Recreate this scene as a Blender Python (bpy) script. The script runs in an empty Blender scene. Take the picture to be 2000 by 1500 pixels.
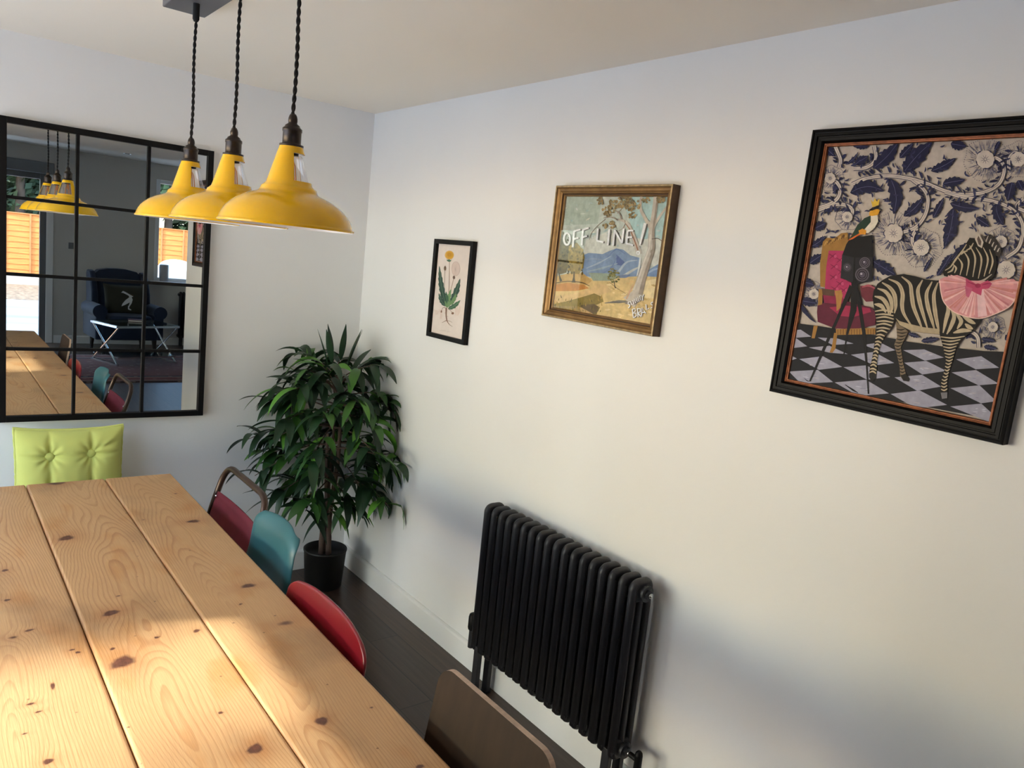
import bpy, bmesh, math, random
import numpy as np
from mathutils import Vector, Matrix
from mathutils.geometry import tessellate_polygon

SC = bpy.context.scene
COL = SC.collection
PI = math.pi
# ---------------------------------------------------------------- camera
CAM_F = 1497.12
CAM_YAW, CAM_PITCH, CAM_ROLL = (math.radians(a) for a in (38.40598561, 8.68650063, 5.9762879))
CAM_POS = Vector((-1.86327695, -3.69886129, 1.70846466))
_fw = Vector((math.cos(CAM_PITCH) * math.sin(CAM_YAW), math.cos(CAM_PITCH) * math.cos(CAM_YAW), -math.sin(CAM_PITCH)))
_r0 = _fw.cross(Vector((0, 0, 1))).normalized()
_u0 = _r0.cross(_fw)
_rt = math.cos(CAM_ROLL) * _r0 + math.sin(CAM_ROLL) * _u0
_up = -math.sin(CAM_ROLL) * _r0 + math.cos(CAM_ROLL) * _u0
cam_data = bpy.data.cameras.new('camera')
cam_data.sensor_fit = 'HORIZONTAL'
cam_data.sensor_width = 36.0
cam_data.lens = CAM_F / 2000 * 36.0
cam_data.clip_start = 0.05
cam_data.clip_end = 300
cam = bpy.data.objects.new('camera', cam_data)
COL.objects.link(cam)
cam.matrix_world = Matrix(((_rt.x, _up.x, -_fw.x, CAM_POS.x), (_rt.y, _up.y, -_fw.y, CAM_POS.y),
                           (_rt.z, _up.z, -_fw.z, CAM_POS.z), (0, 0, 0, 1)))
SC.camera = cam


def on_plane(px, py, axis, val):
    """point of the plane (axis = val) measured from the photograph"""
    d = _fw + _rt * ((px - 1000) / CAM_F) - _up * ((py - 750) / CAM_F)
    return CAM_POS + d * ((val - CAM_POS[axis]) / d[axis])


# ---------------------------------------------------------------- light and exposure
SC.view_settings.view_transform = 'Standard'
SC.view_settings.look = 'None'
SC.view_settings.gamma = 1.0
SC.view_settings.use_curve_mapping = False
SC.view_settings.exposure = 1.71

SUN_DIR = Vector((0.95, -0.30, -0.724)).normalized()
SUN_EL = math.asin(-SUN_DIR.z)
SUN_AZ = math.atan2(-SUN_DIR.x, -SUN_DIR.y)
world = bpy.data.worlds.new('world')
SC.world = world
world.use_nodes = True
wn = world.node_tree.nodes
wl = world.node_tree.links
wn.clear()
w_out = wn.new('ShaderNodeOutputWorld')
w_bg = wn.new('ShaderNodeBackground')
w_sky = wn.new('ShaderNodeTexSky')
w_sky.sky_type = 'NISHITA'
w_sky.sun_disc = False
w_sky.sun_elevation = SUN_EL
w_sky.sun_rotation = SUN_AZ
w_sky.air_density = 1.0
w_sky.dust_density = 1.0
w_sky.ozone_density = 1.0
w_bg.inputs['Strength'].default_value = 0.50
wl.new(w_sky.outputs[0], w_bg.inputs['Color'])
wl.new(w_bg.outputs[0], w_out.inputs['Surface'])
sun_data = bpy.data.lights.new('sun', 'SUN')
sun_data.energy = 3.0
sun_data.angle = math.radians(1.2)
sun_data.color = (1.0, 0.975, 0.945)
sun = bpy.data.objects.new('sun', sun_data)
COL.objects.link(sun)
sun.rotation_euler = SUN_DIR.to_track_quat('-Z', 'Y').to_euler()
sun.location = (-6, 1, 6)


def portal(name, loc, direction, sx, sy):
    d = bpy.data.lights.new(name, 'AREA')
    d.shape = 'RECTANGLE'
    d.size, d.size_y = sx, sy
    d.cycles.is_portal = True
    o = bpy.data.objects.new(name, d)
    COL.objects.link(o)
    o.location = loc
    o.rotation_euler = Vector(direction).to_track_quat('-Z', 'Z' if abs(direction[2]) < .5 else 'Y').to_euler()


LX = -2.85           # left wall
FY = -8.6            # far wall behind the camera
PY = -3.36           # end of the right wall
RX = 3.3             # right wall of the living area
CH, CH2 = 2.4, 2.64  # ceiling heights
CE = -4.75           # edge of the lower ceiling
LD = (-2.42, -0.15, 2.15)     # left glazed door: y0, y1, head
FD = (-2.6, -0.44, 2.30)    # far garden door: x0, x1, head
FW = (0.93, 2.15, 0.95, 2.42)  # far window x0,x1,z0,z1
portal('daylight_portal', (LX - .08, (LD[0] + LD[1]) / 2, 1.05), (1, 0, 0), 2.25, 2.05)
portal('daylight_portal', ((FD[0] + FD[1]) / 2, FY - .1, 1.15), (0, 1, 0), 2.2, 2.25)
portal('daylight_portal', ((FW[0] + FW[1]) / 2, FY - .1, 1.7), (0, 1, 0), 1.2, 1.4)


# ---------------------------------------------------------------- materials
def nt(name):
    m = bpy.data.materials.new(name)
    m.use_nodes = True
    n = m.node_tree.nodes
    return m, n, m.node_tree.links, n['Principled BSDF']


def lin(c):
    """sRGB 0-255 to linear"""
    return tuple((v / 255 / 12.92) if v / 255 <= .04045 else ((v / 255 + .055) / 1.055) ** 2.4 for v in c)


def mat(name, rgb, rough=.5, metal=0.0, noise=0.0, nscale=20.0, bump=0.0, bscale=200.0, spec=.5, coat=0.0, stretch=None, sheen=0.0):
    m, n, l, b = nt(name)
    c = lin(rgb)
    b.inputs['Base Color'].default_value = (*c, 1)
    b.inputs['Roughness'].default_value = rough
    b.inputs['Metallic'].default_value = metal
    b.inputs['Specular IOR Level'].default_value = spec
    b.inputs['Coat Weight'].default_value = coat
    b.inputs['Sheen Weight'].default_value = sheen
    if noise or bump:
        tc = n.new('ShaderNodeTexCoord')
        src = tc.outputs['Object']
        if stretch:
            mp = n.new('ShaderNodeMapping')
            mp.inputs['Scale'].default_value = stretch
            l.new(src, mp.inputs[0])
            src = mp.outputs[0]
    if noise:
        t = n.new('ShaderNodeTexNoise')
        t.inputs['Scale'].default_value = nscale
        t.inputs['Detail'].default_value = 4
        l.new(src, t.inputs['Vector'])
        r = n.new('ShaderNodeMapRange')
        r.inputs['From Min'].default_value = .3
        r.inputs['From Max'].default_value = .7
        r.inputs['To Min'].default_value = 1 - noise
        r.inputs['To Max'].default_value = 1 + noise
        l.new(t.outputs[0], r.inputs[0])
        x = n.new('ShaderNodeVectorMath')
        x.operation = 'SCALE'
        x.inputs[0].default_value = c
        l.new(r.outputs[0], x.inputs['Scale'])
        l.new(x.outputs[0], b.inputs['Base Color'])
    if bump:
        t2 = n.new('ShaderNodeTexNoise')
        t2.inputs['Scale'].default_value = bscale
        t2.inputs['Detail'].default_value = 3
        l.new(src, t2.inputs['Vector'])
        bp = n.new('ShaderNodeBump')
        bp.inputs['Strength'].default_value = bump
        bp.inputs['Distance'].default_value = .002
        l.new(t2.outputs[0], bp.inputs['Height'])
        l.new(bp.outputs[0], b.inputs['Normal'])
    return m


def glass_mat(name, tint=(1, 1, 1), ior=1.45, rough=0.0, refl=1.0):
    m, n, l, b = nt(name)
    n.remove(b)
    out = n['Material Output']
    tr = n.new('ShaderNodeBsdfTransparent')
    tr.inputs[0].default_value = (*tint, 1)
    gl = n.new('ShaderNodeBsdfGlossy')
    gl.inputs['Roughness'].default_value = rough
    lw = n.new('ShaderNodeLayerWeight')      # Schlick reflectance, the same from both sides of the pane
    lw.inputs['Blend'].default_value = .5
    pw = n.new('ShaderNodeMath')
    pw.operation = 'POWER'
    pw.inputs[1].default_value = 5
    l.new(lw.outputs['Facing'], pw.inputs[0])
    f0 = ((ior - 1) / (ior + 1)) ** 2
    fr = n.new('ShaderNodeMapRange')
    fr.inputs['To Min'].default_value = f0
    fr.inputs['To Max'].default_value = 1
    l.new(pw.outputs[0], fr.inputs[0])
    mu = n.new('ShaderNodeMath')
    mu.operation = 'MULTIPLY'
    mu.inputs[1].default_value = refl
    mx = n.new('ShaderNodeMixShader')
    l.new(fr.outputs[0], mu.inputs[0])
    l.new(mu.outputs[0], mx.inputs[0])
    l.new(tr.outputs[0], mx.inputs[1])
    l.new(gl.outputs[0], mx.inputs[2])
    l.new(mx.outputs[0], out.inputs['Surface'])
    return m


M = {}
M['wall'] = mat('white_wall_paint', (235, 235, 233), .55, noise=.012, nscale=2.0, bump=.12, bscale=90, spec=.35)
M['ceiling'] = mat('ceiling_paint', (250, 241, 226), .8, spec=.2)
M['trimwhite'] = mat('white_gloss_trim', (238, 238, 236), .3)
M['black_metal'] = mat('black_powder_coat', (9, 9, 10), .5, spec=.2, bump=.05, bscale=400)
M['rad'] = mat('anthracite_radiator_paint', (42, 42, 46), .42, spec=.4, bump=.04, bscale=300)
M['chrome'] = mat('chrome', (225, 225, 225), .12, 1.0)
M['bronze'] = mat('bronzed_metal', (64, 58, 55), .35, .85, noise=.15, nscale=60)
M['cord'] = mat('black_braided_cord', (14, 12, 12), .8)
M['yellow'] = mat('yellow_enamel', (244, 190, 4), .14, coat=.3)
M['enamel_white'] = mat('white_enamel', (240, 236, 228), .25)
M['grey_plate'] = mat('grey_metal_plate', (110, 110, 114), .4, .3)
M['grey_frame'] = mat('grey_window_frame', (112, 114, 116), .4)
M['upvc'] = mat('white_window_frame', (235, 238, 240), .3)
M['glass'] = glass_mat('window_glass', (.96, .98, .97), refl=.6)
M['bulb_glass'] = glass_mat('clear_bulb_glass', (.93, .93, .94), 2.1, rough=.04)
M['pane'] = glass_mat('picture_glass', (1, 1, 1), 1.45)


# ---------------------------------------------------------------- mesh helpers
class MB:
    def __init__(s):
        s.v, s.f, s.m, s.s = [], [], [], []

    def add(s, verts, faces, mi=0, smooth=False):
        o = len(s.v)
        s.v += [tuple(v) for v in verts]
        for f in faces:
            s.f.append(tuple(i + o for i in f))
            s.m.append(mi)
            s.s.append(smooth)
        return s

    def box(s, lo, hi, mi=0):
        x0, y0, z0 = lo
        x1, y1, z1 = hi
        return s.add([(x0, y0, z0), (x1, y0, z0), (x1, y1, z0), (x0, y1, z0), (x0, y0, z1), (x1, y0, z1), (x1, y1, z1), (x0, y1, z1)],
                     [(0, 3, 2, 1), (4, 5, 6, 7), (0, 1, 5, 4), (1, 2, 6, 5), (2, 3, 7, 6), (3, 0, 4, 7)], mi)

    def rbox(s, lo, hi, r=.01, seg=3, mi=0, mtx=None, smooth=True):
        bm = bmesh.new()
        bmesh.ops.create_cube(bm, size=1)
        c = [(a + b) / 2 for a, b in zip(lo, hi)]
        d = [b - a for a, b in zip(lo, hi)]
        for v in bm.verts:
            v.co = Vector((v.co.x * d[0] + c[0], v.co.y * d[1] + c[1], v.co.z * d[2] + c[2]))
        bmesh.ops.bevel(bm, geom=bm.edges[:], offset=r, segments=seg, profile=.5, affect='EDGES')
        if mtx:
            bm.transform(mtx)
        bm.verts.index_update()
        s.add([v.co.copy() for v in bm.verts], [[v.index for v in f.verts] for f in bm.faces], mi, smooth)
        bm.free()
        return s

    def tube(s, pts, r, n=8, closed=False, caps=True, mi=0, smooth=True):
        pts = [Vector(p) for p in pts]
        k = len(pts)
        rs = r if isinstance(r, (list, tuple)) else [r] * k
        verts, faces = [], []
        nrm = None
        for i, p in enumerate(pts):
            a = pts[i - 1] if (i > 0 or closed) else p
            b = pts[(i + 1) % k] if (i < k - 1 or closed) else p
            t = (b - a)
            if t.length < 1e-9:
                t = Vector((0, 0, 1))
            t.normalize()
            if nrm is None:
                nrm = t.orthogonal().normalized()
            else:
                nrm = (nrm - t * nrm.dot(t))
                if nrm.length < 1e-6:
                    nrm = t.orthogonal()
                nrm.normalize()
            bi = t.cross(nrm)
            for j in range(n):
                a_ = 2 * PI * j / n
                verts.append(p + (nrm * math.cos(a_) + bi * math.sin(a_)) * rs[i])
        for i in range(k if closed else k - 1):
            for j in range(n):
                i2 = (i + 1) % k
                faces.append((i * n + j, i * n + (j + 1) % n, i2 * n + (j + 1) % n, i2 * n + j))
        s.add(verts, faces, mi, smooth)
        if caps and not closed:
            s.add(verts[:n], [tuple(range(n))[::-1]], mi)
            s.add(verts[-n:], [tuple(range(n))], mi)
        return s

    def cyl(s, a, b, r, n=16, mi=0):
        return s.tube([a, b], r, n, mi=mi)

    def lathe(s, prof, c=(0, 0, 0), n=32, mi=0, smooth=True, skip=None):
        verts, faces = [], []
        for r, z in prof:
            for j in range(n):
                a = 2 * PI * j / n
                verts.append((c[0] + r * math.cos(a), c[1] + r * math.sin(a), c[2] + z))
        for i in range(len(prof) - 1):
            for j in range(n):
                if skip and skip(i, 2 * PI * (j + .5) / n):
                    continue
                faces.append((i * n + j, i * n + (j + 1) % n, (i + 1) * n + (j + 1) % n, (i + 1) * n + j))
        return s.add(verts, faces, mi, smooth)

    def grid(s, fn, nu, nv, mi=0, smooth=True, flip=False):
        verts = [fn(i / nu, j / nv) for j in range(nv + 1) for i in range(nu + 1)]
        w = nu + 1
        faces = []
        for j in range(nv):
            for i in range(nu):
                q = (j * w + i, j * w + i + 1, (j + 1) * w + i + 1, (j + 1) * w + i)
                faces.append(q[::-1] if flip else q)
        return s.add(verts, faces, mi, smooth)

    def prism(s, poly, fn, h, mi=0):
        """poly: 2-D outline, fn(u,v,w)->xyz, extruded from w=0 to w=h"""
        k = len(poly)
        tri = tessellate_polygon([[Vector((a, b, 0)) for a, b in poly]])
        bot = [fn(a, b, 0) for a, b in poly]
        top = [fn(a, b, h) for a, b in poly]
        s.add(bot + top, [t[::-1] for t in tri] + [tuple(i + k for i in t) for t in tri] +
              [(i, (i + 1) % k, (i + 1) % k + k, i + k) for i in range(k)], mi)
        return s

    def flat(s, poly, fn, mi=0):
        tri = tessellate_polygon([[Vector((a, b, 0)) for a, b in poly]])
        return s.add([fn(a, b) for a, b in poly], [tuple(t) for t in tri], mi)

    def build(s, name, mats, parent=None, bevel=0.0, bseg=2, sub=0, solid=0.0, fix=True):
        me = bpy.data.meshes.new(name)
        me.from_pydata(s.v, [], s.f)
        for m in (mats if isinstance(mats, (list, tuple)) else [mats]):
            me.materials.append(m)
        me.polygons.foreach_set('material_index', s.m)
        me.polygons.foreach_set('use_smooth', s.s)
        if fix:
            bm = bmesh.new()
            bm.from_mesh(me)
            bmesh.ops.recalc_face_normals(bm, faces=bm.faces)
            bm.to_mesh(me)
            bm.free()
        me.update()
        o = bpy.data.objects.new(name, me)
        COL.objects.link(o)
        if parent:
            o.parent = parent
        if solid:
            md = o.modifiers.new('thickness', 'SOLIDIFY')
            md.thickness = solid
            md.offset = 0
        if bevel:
            md = o.modifiers.new('bevel', 'BEVEL')
            md.width = bevel
            md.segments = bseg
            md.limit_method = 'ANGLE'
            md.angle_limit = math.radians(40)
        if sub:
            md = o.modifiers.new('smooth', 'SUBSURF')
            md.levels = md.render_levels = sub
        return o


def tag(o, label, cat, group=None, kind=None):
    o['label'] = label
    o['category'] = cat
    if group:
        o['group'] = group
    if kind:
        o['kind'] = kind
    return o


def thing(name, label, cat, loc=(0, 0, 0), rz=0.0, group=None):
    o = bpy.data.objects.new(name, None)
    o.empty_display_size = .1
    COL.objects.link(o)
    o.location = loc
    o.rotation_euler = (0, 0, rz)
    return tag(o, label, cat, group)


def struct(o):
    o['kind'] = 'structure'
    return o


def copy_tree(o, parent=None):
    c = o.copy()
    COL.objects.link(c)
    if parent:
        c.parent = parent
    for ch in list(o.children):
        copy_tree(ch, c)
    return c


def arc(c, r, a0, a1, n, f):
    return [f(c[0] + r * math.cos(a0 + (a1 - a0) * i / n), c[1] + r * math.sin(a0 + (a1 - a0) * i / n)) for i in range(n + 1)]


def spline(pts, n=8):
    """Catmull-Rom through the points"""
    P = [Vector(p) for p in pts]
    P = [P[0] * 2 - P[1]] + P + [P[-1] * 2 - P[-2]]
    out = []
    for i in range(1, len(P) - 2):
        for k in range(n):
            t = k / n
            a, b, c, d = P[i - 1], P[i], P[i + 1], P[i + 2]
            out.append(.5 * ((2 * b) + (c - a) * t + (2 * a - 5 * b + 4 * c - d) * t * t + (3 * b - a - 3 * c + d) * t ** 3))
    out.append(P[-2])
    return out


def round_rect(x0, y0, x1, y1, r, n=6):
    rs = r if isinstance(r, (list, tuple)) else [r] * 4  # bl br tr tl
    o = []
    for (cx, cy, a), q in zip(((x0, y0, PI), (x1, y0, 1.5 * PI), (x1, y1, 0), (x0, y1, .5 * PI)), rs):
        px = cx + q if cx == x0 else cx - q
        py = cy + q if cy == y0 else cy - q
        for i in range(n + 1):
            t = a + .5 * PI * i / n
            o.append((px + q * math.cos(t), py + q * math.sin(t)))
    return o


# ---------------------------------------------------------------- the room
def floor_material():
    m, n, l, b = nt('dark_wood_floor')
    tc = n.new('ShaderNodeTexCoord')
    mp = n.new('ShaderNodeMapping')
    mp.inputs['Rotation'].default_value = (0, 0, PI / 2)
    l.new(tc.outputs['Object'], mp.inputs[0])
    br = n.new('ShaderNodeTexBrick')
    br.inputs['Color1'].default_value = (*lin((74, 56, 46)), 1)
    br.inputs['Color2'].default_value = (*lin((58, 44, 37)), 1)
    br.inputs['Mortar'].default_value = (*lin((30, 23, 20)), 1)
    br.inputs['Scale'].default_value = 1
    br.inputs['Mortar Size'].default_value = .0025
    br.inputs['Brick Width'].default_value = 1.4
    br.inputs['Row Height'].default_value = .14
    br.offset = .37
    l.new(mp.outputs[0], br.inputs['Vector'])
    mp2 = n.new('ShaderNodeMapping')
    mp2.inputs['Scale'].default_value = (60, 3, 3)
    l.new(tc.outputs['Object'], mp2.inputs[0])
    no = n.new('ShaderNodeTexNoise')
    no.inputs['Scale'].default_value = 1
    no.inputs['Detail'].default_value = 5
    l.new(mp2.outputs[0], no.inputs['Vector'])
    r = n.new('ShaderNodeMapRange')
    r.inputs['From Min'].default_value = .3
    r.inputs['From Max'].default_value = .7
    r.inputs['To Min'].default_value = .72
    r.inputs['To Max'].default_value = 1.25
    l.new(no.outputs[0], r.inputs[0])
    x = n.new('ShaderNodeVectorMath')
    x.operation = 'SCALE'
    l.new(br.outputs['Color'], x.inputs[0])
    l.new(r.outputs[0], x.inputs['Scale'])
    l.new(x.outputs[0], b.inputs['Base Color'])
    b.inputs['Roughness'].default_value = .33
    bp = n.new('ShaderNodeBump')
    bp.inputs['Strength'].default_value = .5
    bp.inputs['Distance'].default_value = .001
    l.new(no.outputs[0], bp.inputs['Height'])
    l.new(bp.outputs[0], b.inputs['Normal'])
    return m


M['floor'] = floor_material()
T = .2
struct(MB().box((LX - T, FY - T, -.1), (RX + T, T, 0)).build('floor', M['floor']))
cb = MB().box((LX - T, CE, CH), (T, T, CH + .45))
cb.box((LX - T, FY - T, CH2), (RX + T, CE, CH2 + .2)).box((T, CE, CH2), (RX + T, PY + T, CH2 + .2))
struct(cb.build('ceiling', M['ceiling']))
struct(MB().box((LX - T, 0, 0), (T, T, CH)).build('wall_back', M['wall']))
struct(MB().box((0, PY, 0), (T, 0, CH)).build('wall_right', M['wall']))
struct(MB().box((T, PY, 0), (RX + T, PY + T, CH2)).build('wall_partition', M['wall']))
struct(MB().box((RX, FY - T, 0), (RX + T, PY, CH2)).build('wall_living', M['wall']))
y0, y1, hd = LD
wlm = MB().box((LX - T, y1, 0), (LX, 0, CH)).box((LX - T, y0, hd), (LX, y1, CH)).box((LX - T, CE, 0), (LX, y0, CH)).box((LX - T, FY - T, 0), (LX, CE, CH2))
struct(wlm.build('wall_left', M['wall']))
fw = MB()
fw.box((LX, FY - T, 0), (FD[0], FY, CH2)).box((FD[0], FY - T, FD[2]), (FD[1], FY, CH2)).box((FD[1], FY - T, 0), (FW[0], FY, CH2))
fw.box((FW[0], FY - T, 0), (FW[1], FY, FW[2])).box((FW[0], FY - T, FW[3]), (FW[1], FY, CH2)).box((FW[1], FY - T, 0), (RX, FY, CH2))
struct(fw.build('wall_far', mat('shaded_white_wall_paint', (204, 201, 195), .6, noise=.012, nscale=2.0, spec=.3)))  # white wall paint greyed, the dim end's shade put into its colour


def baseboard(name, a, b, out, h=.107, t=.018):
    """a,b: ends on the wall line, out: direction into the room"""
    a, b, o = Vector((*a, 0)), Vector((*b, 0)), Vector((*out, 0))
    prof = [(0, 0), (t, 0), (t, h - .012), (t - .004, h - .004), (t - .010, h), (0, h)]
    m = MB()
    vs = [p + o * q + Vector((0, 0, z)) for p in (a, b) for q, z in prof]
    k = len(prof)
    m.add(vs, [tuple(range(k)), tuple(range(2 * k - 1, k - 1, -1))] + [(i, (i + 1) % k, (i + 1) % k + k, i + k) for i in range(k)])
    return struct(m.build(name, M['trimwhite']))


baseboard('baseboard_back', (LX, 0), (0, 0), (0, -1))
baseboard('baseboard_right', (0, -.018), (0, PY - .018), (-1, 0))
baseboard('baseboard_partition', (0, PY), (RX, PY), (0, -1))
baseboard('baseboard_far', (FD[1] + .1, FY), (RX, FY), (0, 1))
baseboard('baseboard_left', (LX, FD[0] and FY), (LX, LD[0]), (1, 0))


def glazing(name, org, ux, w, h, cols, fr, mtl, depth=.07, z0=0.0, nrm=None, label=None):
    """a framed window/door of `cols` leaves in the wall plane; ux = horizontal direction"""
    o = bpy.data.objects.new(name, None)
    COL.objects.link(o)
    o.location = org
    ux = Vector(ux)
    un = Vector((-ux.y, ux.x, 0))

    def fn(u, v, d):
        return ux * u + un * d + Vector((0, 0, v))

    def bar(mb, u0, v0, u1, v1, d0, d1):
        pts = [fn(u, v, d) for d in (d0, d1) for u, v in ((u0, v0), (u1, v0), (u1, v1), (u0, v1))]
        mb.add(pts, [(0, 3, 2, 1), (4, 5, 6, 7), (0, 1, 5, 4), (1, 2, 6, 5), (2, 3, 7, 6), (3, 0, 4, 7)])
    f = MB()
    bar(f, 0, 0, fr, h, -depth, 0)
    bar(f, w - fr, 0, w, h, -depth, 0)
    bar(f, fr, 0, w - fr, fr, -depth, 0)
    bar(f, fr, h - fr, w - fr, h, -depth, 0)
    for k in range(1, cols):
        c = fr + (w - 2 * fr) * k / cols
        bar(f, c - fr * .7, fr, c + fr * .7, h - fr, -depth, 0)
    f.build('window_frame', mtl, o, bevel=.004)
    for k in range(cols):
        a = fr + (w - 2 * fr) * k / cols
        b = fr + (w - 2 * fr) * (k + 1) / cols
        g = MB()
        g.add([fn(a, fr, -depth * .5), fn(b, fr, -depth * .5), fn(b, h - fr, -depth * .5), fn(a, h - fr, -depth * .5)], [(0, 1, 2, 3)])
        g.build('pane', M['glass'], o)
    return struct(o)


glazing('door_1', (LX - .06, LD[1], 0), (0, -1, 0), LD[1] - LD[0], LD[2], 2, .06, M['grey_frame'])
glazing('door_2', (FD[1], FY - .06, 0), (-1, 0, 0), FD[1] - FD[0], FD[2] - .02, 2, .075, M['grey_frame'], z0=0)
glazing('window_1', (FW[1], FY - .06, FW[2]), (-1, 0, 0), FW[1] - FW[0], FW[3] - FW[2], 2, .055, M['upvc'])
struct(MB().box((FW[0] - .05, FY - .06, FW[2] - .03), (FW[1] + .05, FY + .1, FW[2] + .005)).build('trim_sill', M['trimwhite'], bevel=.006))
# blind box and architrave round the garden door
struct(MB().box((FD[0], FY, FD[2] - .02), (FD[1] + .08, FY + .09, FD[2] + .13)).build('trim_blind_box', M['grey_frame'], bevel=.01))
struct(MB().box((FD[1], FY, .0), (FD[1] + .085, FY + .03, FD[2] - .02)).build('trim_architrave', M['trimwhite'], bevel=.006))

# ---------------------------------------------------------------- column radiator
RXA, RXB = -.128, -.032      # front and rear tube lines


def radiator(name, label, loc, rz, nsec, zb, zt, pitch=.0457, valve=True, group=None):
    t = thing(name, label, 'radiator', loc, rz, group)
    r = .0143
    xa, xb = RXA + r, RXB - r

    def section():
        s = MB()
        cr = .020
        path = [(xa, 0, zb + .02), (xa, 0, zt - r - cr)]
        path += arc((xa + cr, zt - r - cr), cr, PI, PI / 2, 6, lambda a, b: (a, 0, b))
        path += arc((xb - cr, zt - r - cr), cr, PI / 2, 0, 6, lambda a, b: (a, 0, b))
        path += [(xb, 0, zb + .02)]
        path += arc((xb - cr, zb + r + cr), cr, 0, -PI / 2, 6, lambda a, b: (a, 0, b))
        path += arc((xa + cr, zb + r + cr), cr, -PI / 2, -PI, 6, lambda a, b: (a, 0, b))
        s.tube(path, r, 12, closed=True)
        xm = (xa + xb) / 2
        s.tube([(xm, 0, zb + .02), (xm, 0, zt - .02)], r * .95, 12)
        for z0_, z1_ in ((zt - .075, zt - .008), (zb + .008, zb + .07)):
            s.rbox((xa - .004, -.0132, z0_), (xb + .004, .0132, z1_), .008, 3)
        for z in (zt - .043, zb + .040):
            s.tube([(xm, -pitch / 2, z), (xm, pitch / 2, z)], .021, 18)
        return s
    first = None
    for k in range(nsec):
        y = -pitch * (k + .5)
        if first is None:
            first = section().build('column_section', M['rad'], t)
            o = first
        else:
            o = first.copy()
            COL.objects.link(o)
        o.location = (0, y, 0)
    xm = (xa + xb) / 2
    ye = -pitch * nsec
    for z, pip in ((zt - .043, True), (zb + .040, False)):
        bo = MB().tube([(xm, ye, z), (xm, ye - .008, z)], .026, 24)
        bo.tube([(xm, ye - .006, z), (xm, ye - .016, z)], .016, 6)
        bu = bo.build('bushing', M['rad'], t, bevel=.0015)
        MB().tube([(xm, ye - .014, z), (xm, ye - .022, z)], .0085, 12).tube([(xm, ye - .02, z), (xm, ye - .026, z)], .0055, 4).build('bleed_screw', M['chrome'], bu)
    bo = MB().tube([(xm, 0, zt - .043), (xm, .010, zt - .043)], .024, 20).build('bushing', M['rad'], t)
    for ys in (-pitch * 1.0, ye + pitch * 1.0):
        for x in (xa + .006, xb - .004):
            lg = MB().box((x - .010, ys - .016, .006), (x + .010, ys + .016, zb + .03))
            lg.tube([(x, ys, 0), (x, ys, .008)], .020, 16)
            lg.build('foot', M['rad'], t, bevel=.002)
    if valve:
        v = MB()   # thermostatic valve on the far end
        v.tube([(xm, .0, zb + .040), (xm, .040, zb + .040)], .012, 12)
        v.tube([(xm, .042, zb - .02), (xm, .042, zb + .058)], .014, 14)
        vb = v.build('valve', M['rad'], t)
        MB().lathe([(.019, .058), (.021, .066), (.021, .11), (.018, .122), (.012, .126), (0, .126)], (xm, .042, zb), 18).build('valve_head', M['black_metal'], vb)
        w_ = MB()
        w_.tube([(xm, ye - .024, zb + .040), (xm, ye - .060, zb + .040)], .009, 12)
        w_.tube([(xm, ye - .060, zb - .012), (xm, ye - .060, zb + .058)], .0125, 14)
        w_.lathe([(.0125, .056), (.0110, .066), (.006, .072), (0, .073)], (xm, ye - .060, zb), 14)
        w_.tube([(xm, ye - .060, zb - .026), (xm, ye - .060, zb - .012)], .0155, 6)
        lv = w_.build('lockshield_valve', M['black_metal'], t)
        MB().tube([(xm, ye - .060, 0), (xm, ye - .060, zb - .020)], .0075, 12).build('pipe', M['copper'], lv)
        pv = MB().tube([(xm, .042, zb), (-.004, .042, zb)], .0075, 12).build('pipe', M['copper'], vb)
    return t


M['copper'] = mat('copper_pipe', (150, 84, 60), .35, .8, noise=.2, nscale=40)

# ---------------------------------------------------------------- garden
M['paving'] = mat('pale_sandstone_paving', (206, 198, 186), .8, noise=.14, nscale=3.0)
M['gravel'] = mat('buff_gravel', (138, 118, 96), .95, noise=.6, nscale=9.0, bump=1.0, bscale=30)
M['lawn'] = mat('grass', (92, 110, 52), .95, noise=.3, nscale=6)


def paving_mat():
    m, n, l, b = nt('sandstone_paving')
    tc = n.new('ShaderNodeTexCoord')
    br = n.new('ShaderNodeTexBrick')
    br.inputs['Color1'].default_value = (*lin((222, 220, 216)), 1)
    br.inputs['Color2'].default_value = (*lin((206, 205, 203)), 1)
    br.inputs['Mortar'].default_value = (*lin((140, 132, 122)), 1)
    br.inputs['Scale'].default_value = 1
    br.inputs['Mortar Size'].default_value = .008
    br.inputs['Brick Width'].default_value = .9
    br.inputs['Row Height'].default_value = .6
    l.new(tc.outputs['Object'], br.inputs['Vector'])
    l.new(br.outputs[0], b.inputs['Base Color'])
    b.inputs['Roughness'].default_value = .8
    return m


M['paving2'] = paving_mat()
M['paving3'] = mat('blue_grey_paving', (150, 154, 160), .85, noise=.35, nscale=.8, stretch=(.4, 2, 1))
struct(MB().box((-26, -16.2, -.30), (14, FY - .2, -.12)).build('garden_path', M['paving3']))
struct(MB().box((-26, FY - .2, -.30), (LX - .2, 16, -.12)).build('patio', M['paving2']))
gr = MB().box((-16, -20.7, -.30), (16, -16.2, -.11)).build('gravel_bed', M['gravel'])
tag(gr, 'buff gravel bed in front of the garden fence', 'gravel', kind='stuff')
M['fence'] = mat('orange_larch_fence', (206, 128, 62), .75, noise=.2, nscale=5, stretch=(.6, 1, 9))
M['fence_post'] = mat('fence_post_timber', (190, 122, 70), .75, noise=.15, nscale=5)
M['conc'] = mat('pale_concrete_post', (184, 172, 160), .8)


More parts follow.
